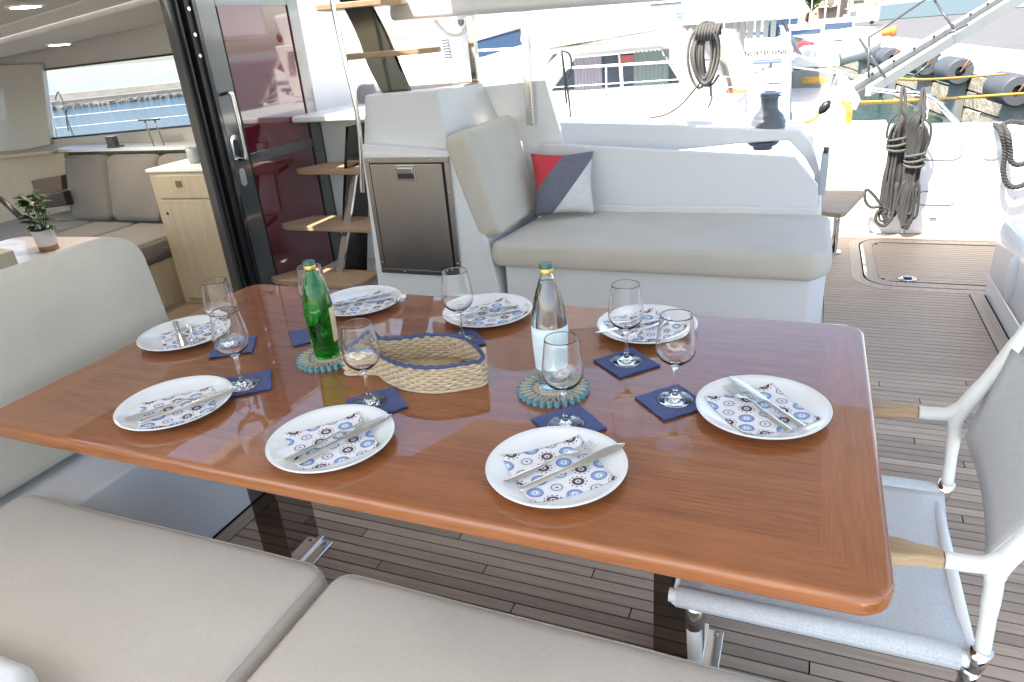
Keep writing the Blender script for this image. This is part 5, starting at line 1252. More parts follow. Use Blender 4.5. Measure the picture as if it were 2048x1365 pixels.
def curtain(x0, x1, z0, z1, mat):
    m = MB(); n_ = 40; vs = []; fs = []
    for i in range(n_+1):
        x = x0+(x1-x0)*i/n_; yy = 7.972+.008*math.sin(i*1.35)
        vs += [(x, yy, z0), (x, yy, z1)]
    for i in range(n_): fs.append((2*i, 2*i+2, 2*i+3, 2*i+1))
    m.add(vs, fs, True); m.build('curtain', mat, w1)
curtain(-2.5029, -2.1812, 0.8046, 1.1558, CURM); curtain(-1.8357, -1.4583, 0.8341, 1.1821, CURG)
m = MB(); m.tube([(-1.9896, 7.9700, 1.1794), (-1.9674, 7.9700, 0.8280)], .014, 6); m.build('mullion', simple('alu_frame2', (.6, .62, .65), .4, metal=.4), w1)
m = MB(); c = (-1.9086, 7.9700, 1.1146); m.box((c[0]-.08, 7.965, c[2]-.035), (c[0]+.08, 7.968, c[2]+.035)); m.build('red_sticker', simple('red_print', (.25, .05, .05), .7), w1)
# flybridge overhang
oh = [(-2.6960, 7.6000, 1.2830), (-1.2848, 7.6000, 1.4020), (-0.1919, 7.6000, 1.3887), (-0.1432, 7.6000, 1.4184), (-0.3674, 7.6000, 1.7184), (-2.9284, 7.6000, 1.9589), (-2.9751, 7.6000, 1.3653)]
m = MB(); m.prism(oh, (0, 3.0, 0)); m.build('flybridge', GEL, ya_, bev=.02)
m = MB(); m.box((-1.5757, 7.575, 1.6035), (-1.2757, 7.598, 1.7183)); m.build('flybridge_window', WINM, ya_)
# blue emblem
def pp_(x, y): return None
m = MB(); c = (-1.2848, 7.5900, 1.4913)
for dx in (-.035, .035): m.box((c[0]+dx-.006, 7.58, c[2]-.05), (c[0]+dx+.006, 7.597, c[2]+.05))
for dz in (-.025, .0, .03): m.box((c[0]-.03, 7.582, c[2]+dz-.005), (c[0]+.03, 7.597, c[2]+dz+.005))
m.build('blue_emblem', simple('emblem_blue', (.25, .33, .6), .5), ya_)
m = MB(); m.tube([(-2.6760, 7.7000, 1.2568), (-1.9104, 7.7000, 1.2662), (-1.3740, 7.7000, 1.3052), (-1.3401, 7.7000, 1.3488)], .035, 8); m.build('awning_roll', simple('awning_cream', (.66, .62, .52), .8), ya_)
# forward windscreen
wsq = [(-4.4150, 8.2000, 1.1795), (-4.3300, 8.2000, 1.3900), (-3.7774, 8.2000, 1.4197), (-2.9146, 8.2000, 1.5589), (-3.0880, 8.2000, 1.3306), (-3.6821, 8.2000, 1.2105)]
m = MB(); m.prism([(-5.0732, 8.2500, 0.8517), (-4.8476, 8.2500, 1.3172), (-3.8548, 8.2500, 1.5213), (-2.9020, 8.2500, 1.6599), (-2.6169, 8.2500, 1.4428), (-3.2818, 8.2500, 0.6905)], (0, 1.5, 0)); m.build('deckhouse', GEL, ya_, bev=.02)
wnd(wsq, 8.24, simple('blue_tinted_glass', (.03, .055, .10), .2, ior=1.2), 'windscreen')
# guard rail with stanchions
yr = thing('yacht_guard_rail', (-1.6, 7.3, .6), 'thin white guard rails running along the motor yacht deck', 'rail')
for a, b, r_ in (((860, 107), (1500, 66), 0), ): pass
m = MB(); m.tube([(-3.8642, 7.1000, 1.3535), (-2.7838, 7.1000, 1.3188), (-1.7646, 7.1000, 1.0887), (-1.1031, 7.1000, 1.1128)], .0001, 4)
m = MB(); m.tube([(-3.8973, 7.1000, 1.1263), (-2.4247, 7.1000, 1.1066), (-1.1029, 7.1000, 1.1041), (-0.6591, 7.1000, 1.1036)], .012, 8); m.build('top_rail', WHITEP, yr)
for z0 in ((850, 108, 1045, 97), (1100, 180, 1480, 150), (1100, 172, 1350, 160)):
    pass
m = MB(); m.tube([(-3.9164, 7.1000, 0.9951), (-2.4344, 7.1000, 0.9325), (-1.0990, 7.1000, 0.9467), (-0.5640, 7.1000, 0.9458)], .006, 6); m.build('wire', WHITEP, yr)
m = MB(); m.tube([(-3.9344, 7.1000, 0.8721), (-2.4368, 7.1000, 0.8896), (-1.0971, 7.1000, 0.8669), (-0.5586, 7.1000, 0.8511)], .005, 6); m.build('wire', WHITEP, yr)
for a, b in (((-2.8323, 7.1000, 1.3219), (-2.8128, 7.1000, 0.9498)), ((-1.9024, 7.1000, 1.1145), (-1.9041, 7.1000, 0.6204)), ((-1.7498, 7.1000, 1.0969), (-1.7343, 7.1000, 0.7940))):
    m = MB(); m.tube([a, b], .010, 8); m.build('stanchion', STEEL, yr)
m = MB(); m.tube([(-3.7531, 7.0000, 1.3375), (-2.7339, 7.0000, 1.3207)], .012, 8); m.build('top_rail', WHITEP, yr)
# dark cord on the yacht side
m = MB(); m.tube(curve_pts([(-2.3316, 7.0500, 1.2699), (-2.3067, 7.0500, 1.0483), (-2.2764, 7.0500, 0.8117), (-2.2684, 7.0500, 0.6431)], 5), .009, 6).tube(curve_pts([(-2.3316, 7.0500, 1.2699), (-2.2564, 7.0500, 1.2380), (-2.2355, 7.0500, 1.1367), (-2.2723, 7.0500, 1.0094)], 5), .009, 6).tube(curve_pts([(-2.3272, 7.0500, 1.2560), (-2.3142, 7.0500, 1.0021), (-2.3042, 7.0500, 0.7794)], 5), .009, 6); o = m.build('black_hanging_line', BLACK); tag(o, 'black cord hanging from the yacht rail beside the curtained window', 'cord')
# coil of grey rope at the yacht side
rc = thing('hanging_rope_coil', (-0.9463, 7.0000, 1.1521), 'big grey rope coil hanging at the side of the motor yacht', 'rope')
m = MB(); rg = random.Random(2)
cA = Vector((-0.9396, 6.9500, 1.1546))
for k in range(11):
    w = rg.uniform(.05, .11); h = rg.uniform(.19, .26); ox = rg.uniform(-.06, .06); oz = rg.uniform(-.03, .03); oy = rg.uniform(-.05, .03)
    m.tube([(cA.x+ox+w*math.cos(a)*(1+.15*math.sin(a)), cA.y+oy+.02*math.cos(3*a), cA.z+oz+h*math.sin(a)) for a in (2*math.pi*j/28 for j in range(28))], .0125, 7, closed=True)
for k in range(8):
    x = cA.x-.09+.026*k; m.tube(curve_pts([(x, cA.y-.03, cA.z+.12), (x+.01, cA.y-.07, cA.z+.19), (x+.02, cA.y-.02, cA.z+.24), (x+.02, cA.y+.05, cA.z+.16)], 4), .014, 7)
m.build('coil', ROPEL, rc)
m = MB(); m.tube(curve_pts([(-1.0650, 6.9500, 1.2375), (-1.0709, 6.9500, 1.1205), (-1.0038, 6.9500, 0.9462), (-0.8952, 6.9500, 0.8894), (-0.8196, 6.9500, 0.9797)], 6), .0105, 6).tube(curve_pts([(-0.8781, 6.9500, 1.0251), (-1.0067, 6.9500, 0.8946), (-1.1528, 6.9500, 0.7337), (-1.3005, 6.9500, 0.6488), (-1.4428, 6.9500, 0.6259)], 6), .0105, 6).tube(curve_pts([(-0.8942, 6.9500, 0.9835), (-0.8835, 6.9500, 0.8110), (-0.8737, 6.9500, 0.7845), (-0.9063, 6.9500, 0.6980)], 5), .0105, 6); m.build('loose_ends', ROPEL, rc)
for a, b in (((-1.1342, 7.2000, 1.3671), (-1.0218, 7.2000, 1.2399)), ((-0.9902, 7.2000, 1.3778), (-0.9219, 7.2000, 1.2163)), ((-0.9011, 7.2000, 1.3754), (-0.7352, 7.2000, 0.8320)), ((-0.9367, 7.2000, 1.3780), (-0.7949, 7.2000, 0.9581))):
    m = MB(); m.tube([a, b], .02, 8); m.build('strut', simple('grey_strut', (.32, .29, .25), .5), ya_)
m = MB(); m.prism([(-0.8767, 7.3000, 1.3456), (-0.7692, 7.3000, 1.3294), (-0.5741, 7.3000, 0.8283), (-0.7163, 7.3000, 0.7854), (-0.8207, 7.3000, 1.0835)], (0, .5, 0)); m.build('side_screen', GEL, ya_)
m = MB(); m.prism([(-0.7742, 7.1500, 0.8209), (-0.5963, 7.1500, 0.8219), (-0.5948, 7.1500, 0.7955), (-0.7685, 7.1500, 0.7941)], (0, .4, 0)); m.build('teak_step', simple('orange_teak', (.46, .20, .10), .6), ya_)
# sign board
sg_ = thing('sign_board', (-0.4024, 6.9000, 0.9622), 'white notice board with printed heading and small drawings on the yacht stern', 'sign')
sq = [(-0.6110, 6.9000, 1.2666), (-0.3532, 6.9000, 1.2570), (-0.2604, 6.9000, 1.2975), (-0.1960, 6.9000, 0.6701), (-0.5474, 6.9000, 0.6481)]
SIGNW = simple('sign_white', (.80, .80, .80), .6)
m = MB(); m.prism(sq, (0, .02, 0)); bo = m.build('board', SIGNW, sg_)
INKB = simple('sign_ink', (.06, .06, .08), .7); INKN = simple('sign_navy', (.10, .14, .25), .7)
tcu = bpy.data.curves.new('lettering', 'FONT'); tcu.body = 'NOSTECHNIC'; tcu.size = .058; tcu.offset = .0012; tcu.extrude = .0008; tcu.align_x = 'CENTER'; tcu.materials.append(INKB)
tmp_ = bpy.data.objects.new('tmp_text', tcu); COL.objects.link(tmp_); bpy.context.view_layer.update(); tme = bpy.data.meshes.new_from_object(tmp_.evaluated_get(bpy.context.evaluated_depsgraph_get())); bpy.data.objects.remove(tmp_); to = bpy.data.objects.new('lettering', tme); COL.objects.link(to); to.parent = sg_; c = Vector((-0.4209, 6.8930, 1.1263))-Vector(sg_.location); to.location = c; to.rotation_euler = (R(90), 0, 0)
def sgb(px0, px1, py, h, mat, name='printed_line'):
    return None
for k, (za, hz_) in enumerate(((118, .010), (123, .005), (127, .010))):
    pass
for a, b, h, mt in (((-0.5369, 6.8950, 1.0641), (-0.2924, 6.8950, 1.0864), .012, INKN), ((-0.5380, 6.8950, 1.0846), (-0.2938, 6.8950, 1.1065), .008, INKN), ((-0.3933, 6.8950, 0.8920), (-0.2783, 6.8950, 0.8948), .008, INKB)):
    m = MB(); m.box((a[0], 6.893, a[2]-h/2), (b[0], 6.899, a[2]+h/2)); m.build('printed_line', mt, sg_)
for c, s in (((-0.3828, 6.8950, 1.0432), .022), ((-0.4428, 6.8950, 1.0180), .013), ((-0.5035, 6.8950, 0.9925), .009)):
    m = MB(); m.prism([(c[0]-s, 6.893, c[2]-s), (c[0]+s, 6.893, c[2]-s), (c[0]+s*.2, 6.893, c[2]+s*1.1)], (0, .005, 0)); m.build('printed_sail', INKB, sg_)
m = MB(); m.tube(curve_pts([(-0.3861, 6.8950, 0.9082), (-0.3709, 6.8950, 0.9281), (-0.3299, 6.8950, 0.9302), (-0.2880, 6.8950, 0.9158)], 4), .002, 4); m.build('printed_boat', INKB, sg_)
m = MB(); m.tube([(-0.2464, 6.9200, 1.3114), (-0.1810, 6.9200, 0.5737)], .008, 6); m.build('edge_rod', simple('rod_grey', (.4, .4, .42), .4), sg_)
# passerelle
pa = thing('passerelle', (0.3451, 7.4000, 0.6863), 'long grey aluminium gangway rising from the yacht stern to the quay', 'gangway')
A = Vector((0.3184, 7.4000, 0.7047)); B_ = Vector((2.2052, 10.5000, 1.4760)); d = (B_-A); sdv = Vector((.0, .0, 1)).cross(d).normalized()
ALU = simple('passerelle_alu', (.42, .41, .38), .45, metal=.2, var=.06)
for s, nm in ((0, 'side_beam'), (-.16, 'side_beam')):
    m = MB(); o_ = -sdv*s*-1; m.prism([A+o_, A+o_+Vector((0, 0, .085)), B_+o_+Vector((0, 0, .13)), B_+o_], sdv*.05); m.build(nm, ALU, pa)
m = MB(); m.prism([A+Vector((0, 0, .02)), B_+Vector((0, 0, .02)), B_+Vector((0, 0, .05)), A+Vector((0, 0, .05))], sdv*.16); m.build('tread_board', simple('walkboard', (.55, .55, .53), .6), pa)
m = MB()
for k in range(9):
    p = A+d*(.08+.1*k)+Vector((0, 0, .09+.04*(.08+.1*k))); m.tube([p, p+Vector((0, -.012, .012))], .012, 6)
q = m.build('studs', BLACK, pa); q['kind'] = 'stuff'
for a, b in (((1705, 152), (1738, 75)), ): pass
for pts in (((0.4251, 8.0000, 1.1653), (0.9146, 8.6000, 1.4471), (1.0549, 8.8000, 1.5253)), ((0.4039, 7.6000, 1.1821), (0.4334, 7.5000, 0.8491)), ((0.3269, 7.7000, 1.1751), (0.5680, 7.5000, 0.8423)), ((1.0155, 8.8000, 1.4391), (1.2146, 8.6000, 1.1469)), ((0.8992, 8.3000, 0.7817), (1.1051, 8.5000, 0.9404)), ((1.1608, 8.5000, 1.1360), (1.3125, 8.6000, 1.1934))):
    m = MB(); m.tube(list(pts), .012, 6); m.build('hand_line', DARKMET, pa)
m = MB(); m.prism([(0.1701, 7.2000, 0.9083), (0.2275, 7.2000, 0.8971), (0.3778, 7.2000, 0.6897), (0.3479, 7.2000, 0.5974), (0.2553, 7.2000, 0.6306)], (0, .5, 0)); m.build('stern_post', GEL, ya_, bev=.01)
for a, b in (((-0.2041, 7.1000, 0.9982), (0.2630, 7.1000, 0.9116)), ((-0.2387, 7.1000, 1.1237), (0.3453, 7.1000, 0.8749)), ((0.1270, 7.1000, 0.8029), (0.1795, 7.1000, 0.9568))):
    m = MB(); m.tube([a, b], .008, 6); m.build('stern_rail', simple('pale_steel', (.7, .7, .72), .3, metal=.6), ya_)
# grey transom of the next boat with a yellow line
nb_ = thing('grey_transom_boat', (-0.0189, 9.5000, 0.6764), 'next moored boat with grey transom panel carrying coiled yellow line', 'boat')
m = MB(); m.prism([(-0.2734, 9.5000, 0.5474), (-0.2812, 9.5000, 0.7901), (0.1954, 9.5000, 0.7973), (0.1657, 9.5000, 0.5563)], (0, 2, 0)); m.build('transom', simple('transom_grey', (.19, .20, .19), .5), nb_, bev=.02)
m = MB(); m.prism([(-0.2785, 9.4000, 0.5182), (-0.2821, 9.4000, 0.5636), (0.2163, 9.4000, 0.5749), (0.2207, 9.4000, 0.5306)], (0, 1, 0)); m.build('deck_edge', GEL, nb_)
m = MB(); m.prism([(-0.3409, 9.6000, 0.8644), (-0.2083, 9.6000, 0.9456), (0.2304, 9.6000, 0.8865), (0.2393, 9.6000, 0.7986), (-0.3075, 9.6000, 0.7951)], (0, 2.5, 0)); m.build('deck', GEL, nb_, bev=.03)
m = MB(); cA = Vector((-0.0296, 9.4000, 0.6856))
for k in range(7): m.tube([(cA.x+rg.uniform(-.03, .03)+(.05+.015*k)*math.cos(a), cA.y-.03, cA.z+.03*math.sin(a*2+k)) for a in (2*math.pi*j/16 for j in range(16))], .007, 6, closed=True)
o = m.build('yellow_line_coil', ROPEY); tag(o, 'tangled yellow line on the grey transom', 'rope')
m = MB()
for k in range(5): m.tube(curve_pts([(0.2112, 7.1000, 0.7241), Vector((0.2482, 7.0000, 0.6548))+Vector((.012*k, 0, 0)), Vector((0.2671, 7.0000, 0.5494))+Vector((.010*k, 0, 0)), Vector((0.2831, 7.0000, 0.4728))+Vector((.006*k, 0, 0))], 4), .006, 6)
o = m.build('yellow_line_hank', ROPEY); tag(o, 'yellow line hanging in a hank at the yacht stern corner', 'rope')
for i, pts in enumerate((((0.2281, 7.1000, 0.6773), (1.0792, 8.5000, 0.5182), (2.5677, 10.5000, 0.3284)), ((0.4094, 9.0000, 0.7400), (1.3039, 11.0000, 0.4811), (2.9057, 14.5000, 0.1917)))):
    m = MB(); m.tube(curve_pts(list(pts), 6), .016, 8); o = m.build('yellow_mooring_line', ROPEY); tag(o, ('lower', 'upper')[i]+' yellow mooring line stretched over the water to the quay', 'rope', 'yellow mooring lines')
bl = thing('mooring_block', (0.0804, 6.4000, 0.7325), 'black pulley block with yellow line on the bulwark beyond the winch', 'pulley block')
m = MB(); a = Vector((0.0405, 6.4000, 0.6837)); b = Vector((0.1124, 6.4000, 0.7810)); m.tube([a, a.lerp(b, .3), a.lerp(b, .7), b], [.012, .035, .035, .012], 8); m.build('block', BLACK, bl)
m = MB(); m.tube(curve_pts([(-0.0665, 6.4000, 0.6206), (-0.0040, 6.4000, 0.6384), (0.0472, 6.4000, 0.6913)], 4), .013, 6); m.build('line', ROPEY, bl)

# ================================================================== quay
WA = lambda y_: 3.3-.16*(y_-16.5)
QC = simple('quay_concrete', (.32, .28, .24), .9, var=.16, vscale=.9, bscale=6, bstr=.4, bdist=.03)
ASP = simple('quay_asphalt', (.085, .085, .09), .9, var=.12, vscale=.5, bscale=30, bstr=.3, bdist=.01)
q0, q1 = 6.0, 75.0
qs = MB().prism([(WA(q0), q0, -.12), (WA(q1), q1, -.12), (WA(q1)+3.0, q1, -.12), (WA(q0)+3.0, q0, -.12)], (0, 0, .02)).build('quay_kerb_strip', QC); tag(qs, kind='structure')
qa = MB().prism([(WA(q0)+3.0, q0, -.30), (WA(q1)+3.0, q1, -.30), (WA(q1)+90, q1+60, -.30), (90, q0, -.30)], (0, 0, .192)).build('quay_road', ASP); tag(qa, kind='structure')
qw = thing('quay_wall', (WA(16), 16, -1.2), 'rough stone quay wall with worn blocks rising from the water', 'quay wall')
m = MB(); m.prism([(WA(q0)+.12, q0, -2), (WA(q1)+.12, q1, -2), (WA(q1)+3, q1, -2), (WA(q0)+3, q0, -2)], (0, 0, 1.88)); m.build('core', QC, qw)
STN = simple('quay_stone', (.25, .23, .19), .92, var=.3, vscale=2.2, bscale=9, bstr=.8, bdist=.05)
rg = random.Random(21); dW = Vector((-.16, 1, 0)).normalized(); nW = Vector((-1, -.16, 0)).normalized()
for r_ in range(4):
    z0 = -1.45+.335*r_; s = -8.0+rg.uniform(0, .8)
    while s < 26:
        L = rg.uniform(.7, 1.4); p = Vector((WA(16.5), 16.5, 0))+dW*s; out_ = rg.uniform(.0, .05)
        m = MB(); a = p+nW*(-.13)+Vector((0, 0, z0)); m.hexa([a, a+dW*(L-.03), a+dW*(L-.03)+nW*(.13+out_), a+nW*(.13+out_)], [v+Vector((0, 0, .315+rg.uniform(-.01, .0))) for v in (a, a+dW*(L-.03), a+dW*(L-.03)+nW*(.11+out_), a+nW*(.11+out_))])
        m.build('stone', STN, qw, bev=.02, seg=1); s += L
# rubber fenders, one above each pier
FEN = simple('fender_rubber', (.055, .06, .07), .5, var=.15, vscale=5); PIE = simple('pier_grey', (.13, .145, .15), .8, var=.2, vscale=2)
specs = [((3.1872, 15.6428, -0.1666), 'nearest big rubber fender at the right edge of the quay wall'), ((2.7125, 18.6091, -0.0549), 'second rubber fender on the quay wall, open end facing the boats'), ((2.3404, 20.9349, -0.0496), 'third rubber fender, just behind the gangway'), ((1.8362, 24.0864, -0.0869), 'fourth rubber fender along the quay wall'), ((1.5693, 25.7546, -0.1160), 'fifth rubber fender, small and close to the fourth'), ((1.2537, 27.7267, -0.0895), 'farthest rubber fender, below the orange bollard')]
for c, lab in specs:
    t = thing('rubber_fender', c, lab, 'fender', 'rubber fenders on the quay wall'); c = Vector(c)
    m = MB(); R0 = .27; L = .9; fr_ = frameM(c-dW*L/2, nW, None, dW)
    pr = [(.10, 0), (R0-.03, 0), (R0, .03), (R0, L-.03), (R0-.03, L), (.10, L), (.10, L-.3), (.10, .3), (.10, 0)]
    m.lathe(pr, (0, 0, 0), 24); m.v = [tuple(fr_ @ Vector(v)) for v in m.v]; m.build('fender_body', FEN, t, auto=45)
    m = MB(); b = c-dW*.30+nW*(-.22); b.z = -1.5; m.hexa([b, b+dW*.6, b+dW*.6+nW*.16, b+nW*.16], [v+Vector((0, 0, c.z-.2+1.5)) for v in (b, b+dW*.6, b+dW*.6+nW*.16, b+nW*.16)]); m.build('pier', PIE, t)
    m = MB(); m.tube([c+nW*(-.2)-dW*L*.5+Vector((0, 0, .2)), c-dW*L*.52, c+nW*(-.2)-dW*L*.5+Vector((0, 0, .35))], .015, 5); m.build('chain', simple('rusty_chain', (.22, .12, .08), .9), t)
# bollard
bo_ = thing('bollard', (1.7170, 28.5501, -0.1000), 'orange mooring bollard on the quay edge', 'bollard'); c = Vector((1.7170, 28.5501, -0.1000))
ORG = simple('orange_paint', (.45, .15, .03), .6, var=.1)
m = MB().lathe([(0, 0), (.22, 0), (.2, .06), (.13, .10), (.11, .45), (.14, .52), (0, .56)], c, 20); m.build('post', ORG, bo_)
m = MB(); m.tube([c+Vector((-.1, 0, .5)), c+Vector((.25, 0, .52)), c+Vector((.45, 0, .54)), c+Vector((.46, 0, .54)), c+Vector((.6, 0, .55))], [.12, .12, .13, .19, .17], 14); m.build('horn', ORG, bo_)

# ================================================================== clutter beyond the stern: chairs, dinghies, boats
def slat_chair(c, lab, mat=SIGNW):
    t = thing('white_slat_chair', c, lab, 'chair', 'white slatted chairs on the yacht aft deck'); c = Vector(c)
    for k in range(5):
        m = MB(); m.box((c.x-.20+.085*k, c.y, c.z), (c.x-.14+.085*k, c.y+.02, c.z+.38)); m.build('slat', mat, t)
    m = MB(); m.tube([c+Vector((-.22, 0, .38)), c+Vector((.24, 0, .38))], .015, 6).tube([c+Vector((-.22, 0, .0)), c+Vector((.24, 0, 0))], .015, 6); m.build('rail', mat, t)
    for dx in (-.2, .2):
        m = MB(); m.tube([c+Vector((dx, 0, 0)), c+Vector((dx, -.1, -.4))], .014, 6); m.build('leg', mat, t)
slat_chair((-0.9583, 9.5000, 1.1089), 'white slatted chair under the overhang, nearer the rope coil'); slat_chair((-0.7057, 9.7000, 1.1279), 'white slatted chair beside the blue cloth')
m = MB(); m.prism([(-0.6782, 10.0000, 1.2735), (-0.5239, 10.0000, 1.3186), (-0.4717, 10.0000, 1.2358), (-0.4947, 10.0000, 1.1523), (-0.6391, 10.0000, 1.1220)], (0, .3, 0)); o = m.build('blue_cloth', simple('blue_canvas', (.10, .17, .27), .9, var=.15), bev=.02); tag(o, 'blue folded canvas hanging under the yacht overhang', 'canvas')
m = MB(); m.tube([(-0.4059, 9.0000, 1.3620), (-0.1953, 9.0000, 0.9802)], .022, 8); o = m.build('awning_pole', simple('pole_grey', (.30, .32, .34), .4, metal=.5)); tag(o, 'grey slanted awning pole behind the sign board', 'pole')
rd = thing('red_dinghy', (-0.1176, 16.0000, 0.5621), 'red inflatable dinghy on the boats behind the sign board', 'dinghy')
m = MB(); m.tube(curve_pts([(-0.3164, 16.0000, 0.6475), (-0.1143, 16.0000, 0.5252), (0.0473, 16.0000, 0.4424), (0.0165, 17.0000, 0.5336), (-0.2826, 17.0000, 0.6491)], 5, True), .16, 10, closed=True); m.build('tube', simple('red_rubber', (.38, .012, .02), .5), rd)
m = MB(); m.prism([(-0.3018, 16.2000, 0.6357), (0.0260, 16.2000, 0.4676), (-0.0045, 16.9000, 0.5598), (-0.2599, 16.9000, 0.6335)], (0, 0, -.05)); m.build('floor', simple('red_rubber2', (.34, .012, .02), .5), rd)
rb = thing('grey_rib_boat', (0.3825, 17.0000, 0.6639), 'white and black inflatable tender hung between the boats', 'tender')
m = MB(); m.tube(curve_pts([(0.0610, 17.0000, 0.5695), (0.3981, 17.0000, 0.5102), (0.8900, 17.0000, 0.6684), (0.9045, 18.5000, 0.7214), (0.5056, 18.5000, 0.7078), (0.1545, 18.5000, 0.6487)], 5, True), .24, 12, closed=True); m.build('tube', simple('rib_pale', (.58, .58, .6), .5), rb)
m = MB(); m.hexa([(0.2215, 17.3000, 0.4058), (0.7151, 17.3000, 0.4350), (0.7445, 18.2000, 0.4514), (0.2759, 18.2000, 0.4290)], [(0.1089, 17.0000, 0.5665), (0.8299, 17.0000, 0.6348), (0.8291, 18.4000, 0.6494), (0.2277, 18.4000, 0.6278)]); m.build('hull', BLACK, rb)
m = MB(); m.prism([(0.0454, 17.6000, 0.7264), (0.1770, 17.6000, 0.8844), (0.5589, 17.6000, 0.9155), (0.6951, 17.6000, 0.7124)], (0, .8, 0)); m.build('cover', simple('cover_white', (.45, .46, .48), .8), rb, bev=.05)
# row of moored boats behind
rg = random.Random(31)
def far_boat(c, L, H, lab, col=(.45, .46, .48)):
    t = thing('moored_boat', c, lab, 'boat', 'white boats moored along the quay'); c = Vector(c); Mt = simple('boat_white', col, .4)
    m = MB(); m.hexa([c+Vector(v) for v in ((-L*.42, -.7, -.2), (L*.4, -.7, -.2), (L*.4, .7, -.2), (-L*.42, .7, -.2))], [c+Vector(v) for v in ((-L*.5, -1, H*.4), (L*.5, -1, H*.45), (L*.5, 1, H*.45), (-L*.5, 1, H*.4))]); m.build('hull', Mt, t, bev=.05)
    m = MB(); m.hexa([c+Vector(v) for v in ((-L*.3, -.7, H*.41), (L*.3, -.7, H*.41), (L*.3, .7, H*.41), (-L*.3, .7, H*.41))], [c+Vector(v) for v in ((-L*.2, -.6, H*.8), (L*.25, -.6, H*.8), (L*.25, .6, H*.8), (-L*.2, .6, H*.8))]); m.build('cabin', Mt, t, bev=.05)
    m = MB(); m.box((c.x-L*.2, c.y-.68, c.z+H*.52), (c.x+L*.24, c.y-.64, c.z+H*.68)); m.build('window', DARKG, t)
    m = MB(); m.tube([c+Vector((0, 0, H*.8)), c+Vector((0, 0, H*.8+2.6))], .04, 6); m.build('mast', simple('mast_alu', (.6, .6, .6), .4), t)
far_boat((0.0958, 35.8592, -1.2000), 3.2, 1.6, 'white boat with low cabin just behind the red dinghy'); far_boat((-1.0397, 47.7050, -1.2000), 4.2, 2.0, 'white boat with mast behind the sign board'); far_boat((0.8372, 51.7838, -1.2000), 3.6, 2.2, 'white boat with mast left of the orange bollard'); far_boat((-2.9277, 63.6247, -1.2000), 5, 2.6, 'white boat far behind the blue canvas')

LBS = ['small sailing boat with mast, far left of the moored row under the overhang', 'small sailing boat with mast just left of the awning pole top', 'small sailing boat with mast right above the red dinghy', 'small sailing boat with mast between the red dinghy and white van', 'small sailing boat with mast nearest the white van', 'small sailing boat with mast behind the blue canvas']
for k, p in enumerate(((-4.8425, 63.1708, -1.2000), (-2.0397, 65.6251, -1.2000), (-0.9033, 69.2923, -1.2000), (0.1430, 71.5148, -1.2000), (1.9386, 72.4747, -1.2000), (-1.9874, 54.0828, -1.2000))):
    far_boat(p, 3.4+.3*(k % 3), 1.5+.25*(k % 2), LBS[k])
# ================================================================== town beyond
def block(c, w, d, h, col, nx, nz, lab, ang=0):
    t = thing('apartment_building', c, lab, 'building', 'apartment buildings behind the harbour'); c = Vector(c); M_ = Matrix.Translation(c) @ Matrix.Rotation(ang, 4, 'Z')
    W_ = simple('facade', col, .9, var=.05, vscale=.2)
    m = MB(); m.box((-w/2, 0, -2), (w/2, d, h), M_); m.build('wall', W_, t)
    m = MB(); m.box((-w/2-.3, -.3, h), (w/2+.3, d+.3, h+.4), M_); m.build('roof', W_, t)
    gm_ = None
    for i in range(nx):
        for k in range(nz):
            x = -w/2+w*(i+.5)/nx; z = 1.0+(h-1.6)*(k+.5)/nz
            m = MB(); m.box((x-.45, -.12, z-.65), (x+.45, -.02, z+.65), M_); m.build('window', DARKW, t)
            if k % 2 == 0 and i % 2 == 0: m = MB(); m.box((x-.9, -1.0, z-.95), (x+.9, -.02, z-.8), M_); m.build('balcony', W_, t)
DARKW = simple('far_window', (.14, .13, .14), .3)
block((-3.9072, 82.2529, -0.3000), 11, 8, 12, (.36, .26, .21), 5, 4, 'pinkish apartment block just right of the yacht overhang', -.2)
block((0.7286, 83.1354, -0.3000), 12, 8, 12, (.36, .29, .23), 5, 4, 'cream apartment block with small dark windows', -.1)
block((4.3303, 88.2320, -0.3000), 12, 9, 14, (.35, .27, .23), 4, 4, 'rosy apartment block in the middle of the far shore', 0)
block((10.4016, 96.2045, -0.3000), 26, 9, 12, (.28, .28, .28), 8, 4, 'long grey building behind the big yachts', .1)
block((16.6919, 92.2462, -0.3000), 24, 9, 12, (.33, .31, .28), 7, 4, 'pale building at the right end of the far shore', .15)
van = thing('white_van', (2.0658, 54.6449, -0.1000), 'white van parked on the far quay', 'van'); c = Vector((2.0658, 54.6449, -0.1000))
m = MB(); m.box((c.x-.5, c.y, c.z+.2), (c.x+1.3, c.y+1, c.z+1.1)); m.build('body', SIGNW, van, bev=.1)
m = MB(); m.box((c.x-.85, c.y+.1, c.z+.2), (c.x-.5, c.y+.9, c.z+.75)); m.build('bonnet', SIGNW, van, bev=.1)
m = MB(); m.box((c.x-.45, c.y-.03, c.z+.65), (c.x-.05, c.y, c.z+.95)); m.build('window', DARKW, van)
for dx in (-.5, .9):
    m = MB(); m.tube([(c.x+dx, c.y-.02, c.z+.2), (c.x+dx, c.y+.2, c.z+.2)], .13, 14); m.build('wheel', BLACK, van)
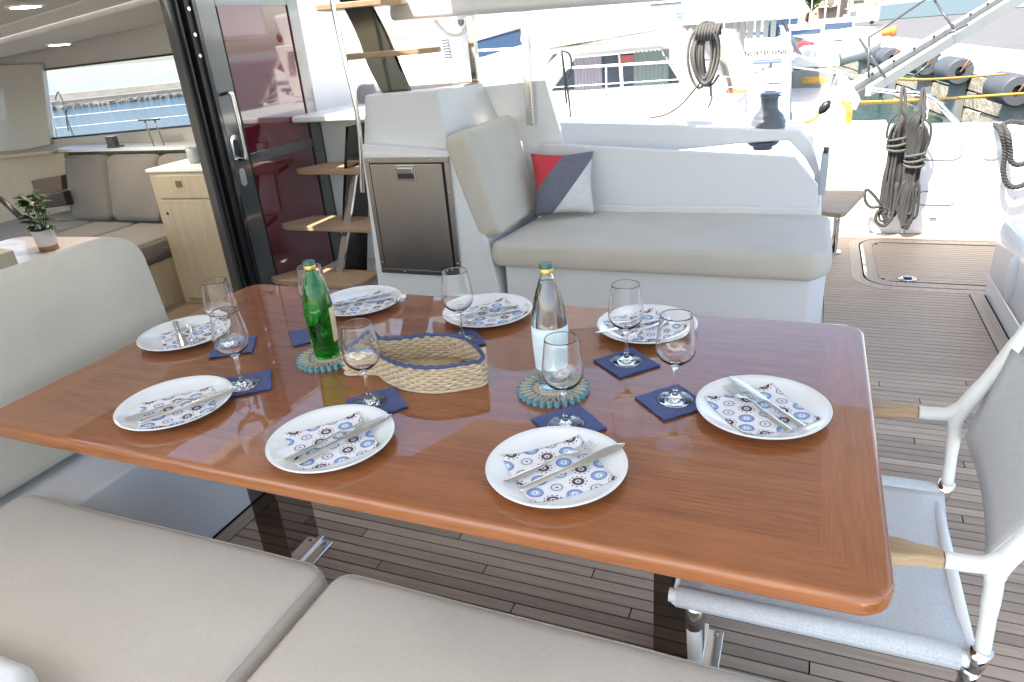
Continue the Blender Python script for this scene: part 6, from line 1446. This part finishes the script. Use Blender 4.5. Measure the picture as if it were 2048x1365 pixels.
for i, (px_c, wd_, lab) in enumerate((((6.5179, 65.9698, -0.1000), 9, 'blue hulled sleek motor yacht left of the gangway top'), ((11.7899, 72.5728, -0.1000), 11, 'larger pale motor yacht at the far right of the quay'))):
    t = thing('big_motor_yacht', px_c, lab, 'yacht', 'big yachts beyond the quay road'); c = Vector(px_c)
    m = MB(); m.hexa([c+Vector(v) for v in ((-wd_*.40, 0, 0), (wd_*.5, 0, 0), (wd_*.5, 3, 0), (-wd_*.40, 3, 0))], [c+Vector(v) for v in ((-wd_*.55, -.3, 1.0), (wd_*.5, -.3, 1.3), (wd_*.5, 3.3, 1.3), (-wd_*.55, 3.3, 1.0))]); m.build('hull', simple('hull_pale_blue', (.18, .25, .29) if i == 0 else (.33, .35, .36), .4), t, bev=.05)
    m = MB(); m.hexa([c+Vector(v) for v in ((-wd_*.3, .2, 1.1), (wd_*.45, .2, 1.25), (wd_*.45, 2.8, 1.25), (-wd_*.3, 2.8, 1.1))], [c+Vector(v) for v in ((-wd_*.1, .4, 2.0), (wd_*.40, .4, 2.2), (wd_*.40, 2.6, 2.2), (-wd_*.1, 2.6, 2.0))]); m.build('superstructure', GEL, t, bev=.05)
    m = MB(); m.hexa([c+Vector(v) for v in ((-wd_*.22, .12, 1.4), (wd_*.38, .12, 1.55), (wd_*.38, .3, 1.55), (-wd_*.22, .3, 1.4))], [c+Vector(v) for v in ((-wd_*.12, .22, 1.75), (wd_*.36, .22, 1.95), (wd_*.36, .4, 1.95), (-wd_*.12, .4, 1.75))]); m.build('window_band', DARKW, t)
# two trees
rg = random.Random(77)
def tree(c, h, lab):
    t = thing('tree', c, lab, 'tree', 'trees between the far buildings'); c = Vector(c)
    m = MB(); m.tube([c, c+Vector((.1, 0, h*.5)), c+Vector((0, .1, h*.8))], [.16, .11, .05], 8); m.build('trunk', simple('bark', (.12, .08, .05), .9), t)
    m = MB()
    for k in range(900):
        a = rg.gauss(0, 1), rg.gauss(0, 1), rg.gauss(0, 1); p = c+Vector((a[0]*h*.2, a[1]*h*.2, h*.75+a[2]*h*.17)); s = rg.uniform(.08, .2)
        u_ = Vector((rg.uniform(-1, 1), rg.uniform(-1, 1), rg.uniform(-1, 1))).normalized(); v_ = u_.orthogonal().normalized(); m.add([p-u_*s, p+v_*s, p+u_*s, p-v_*s], [(0, 1, 2, 3)])
    o = m.build('crown', simple('foliage', (.06, .10, .04), .8, var=.4, vscale=1), t); o['kind'] = 'stuff'
tree((5.4638, 69.5809, -0.3000), 4.5, 'green tree between rosy block and grey building'); tree((-1.3227, 74.7278, -0.3000), 3.5, 'small tree before the cream apartment block')
# hill line behind town
m = MB(); N = 60; vs = []; fs = []
for i in range(N+1):
    x = -700+1500*i/N; h = 22+18*noise.noise(Vector((i*.16, 0, 0)))
    vs += [(x, 620, -2), (x, 660, h)]
for i in range(N): fs.append((2*i, 2*i+2, 2*i+3, 2*i+1))
o = None
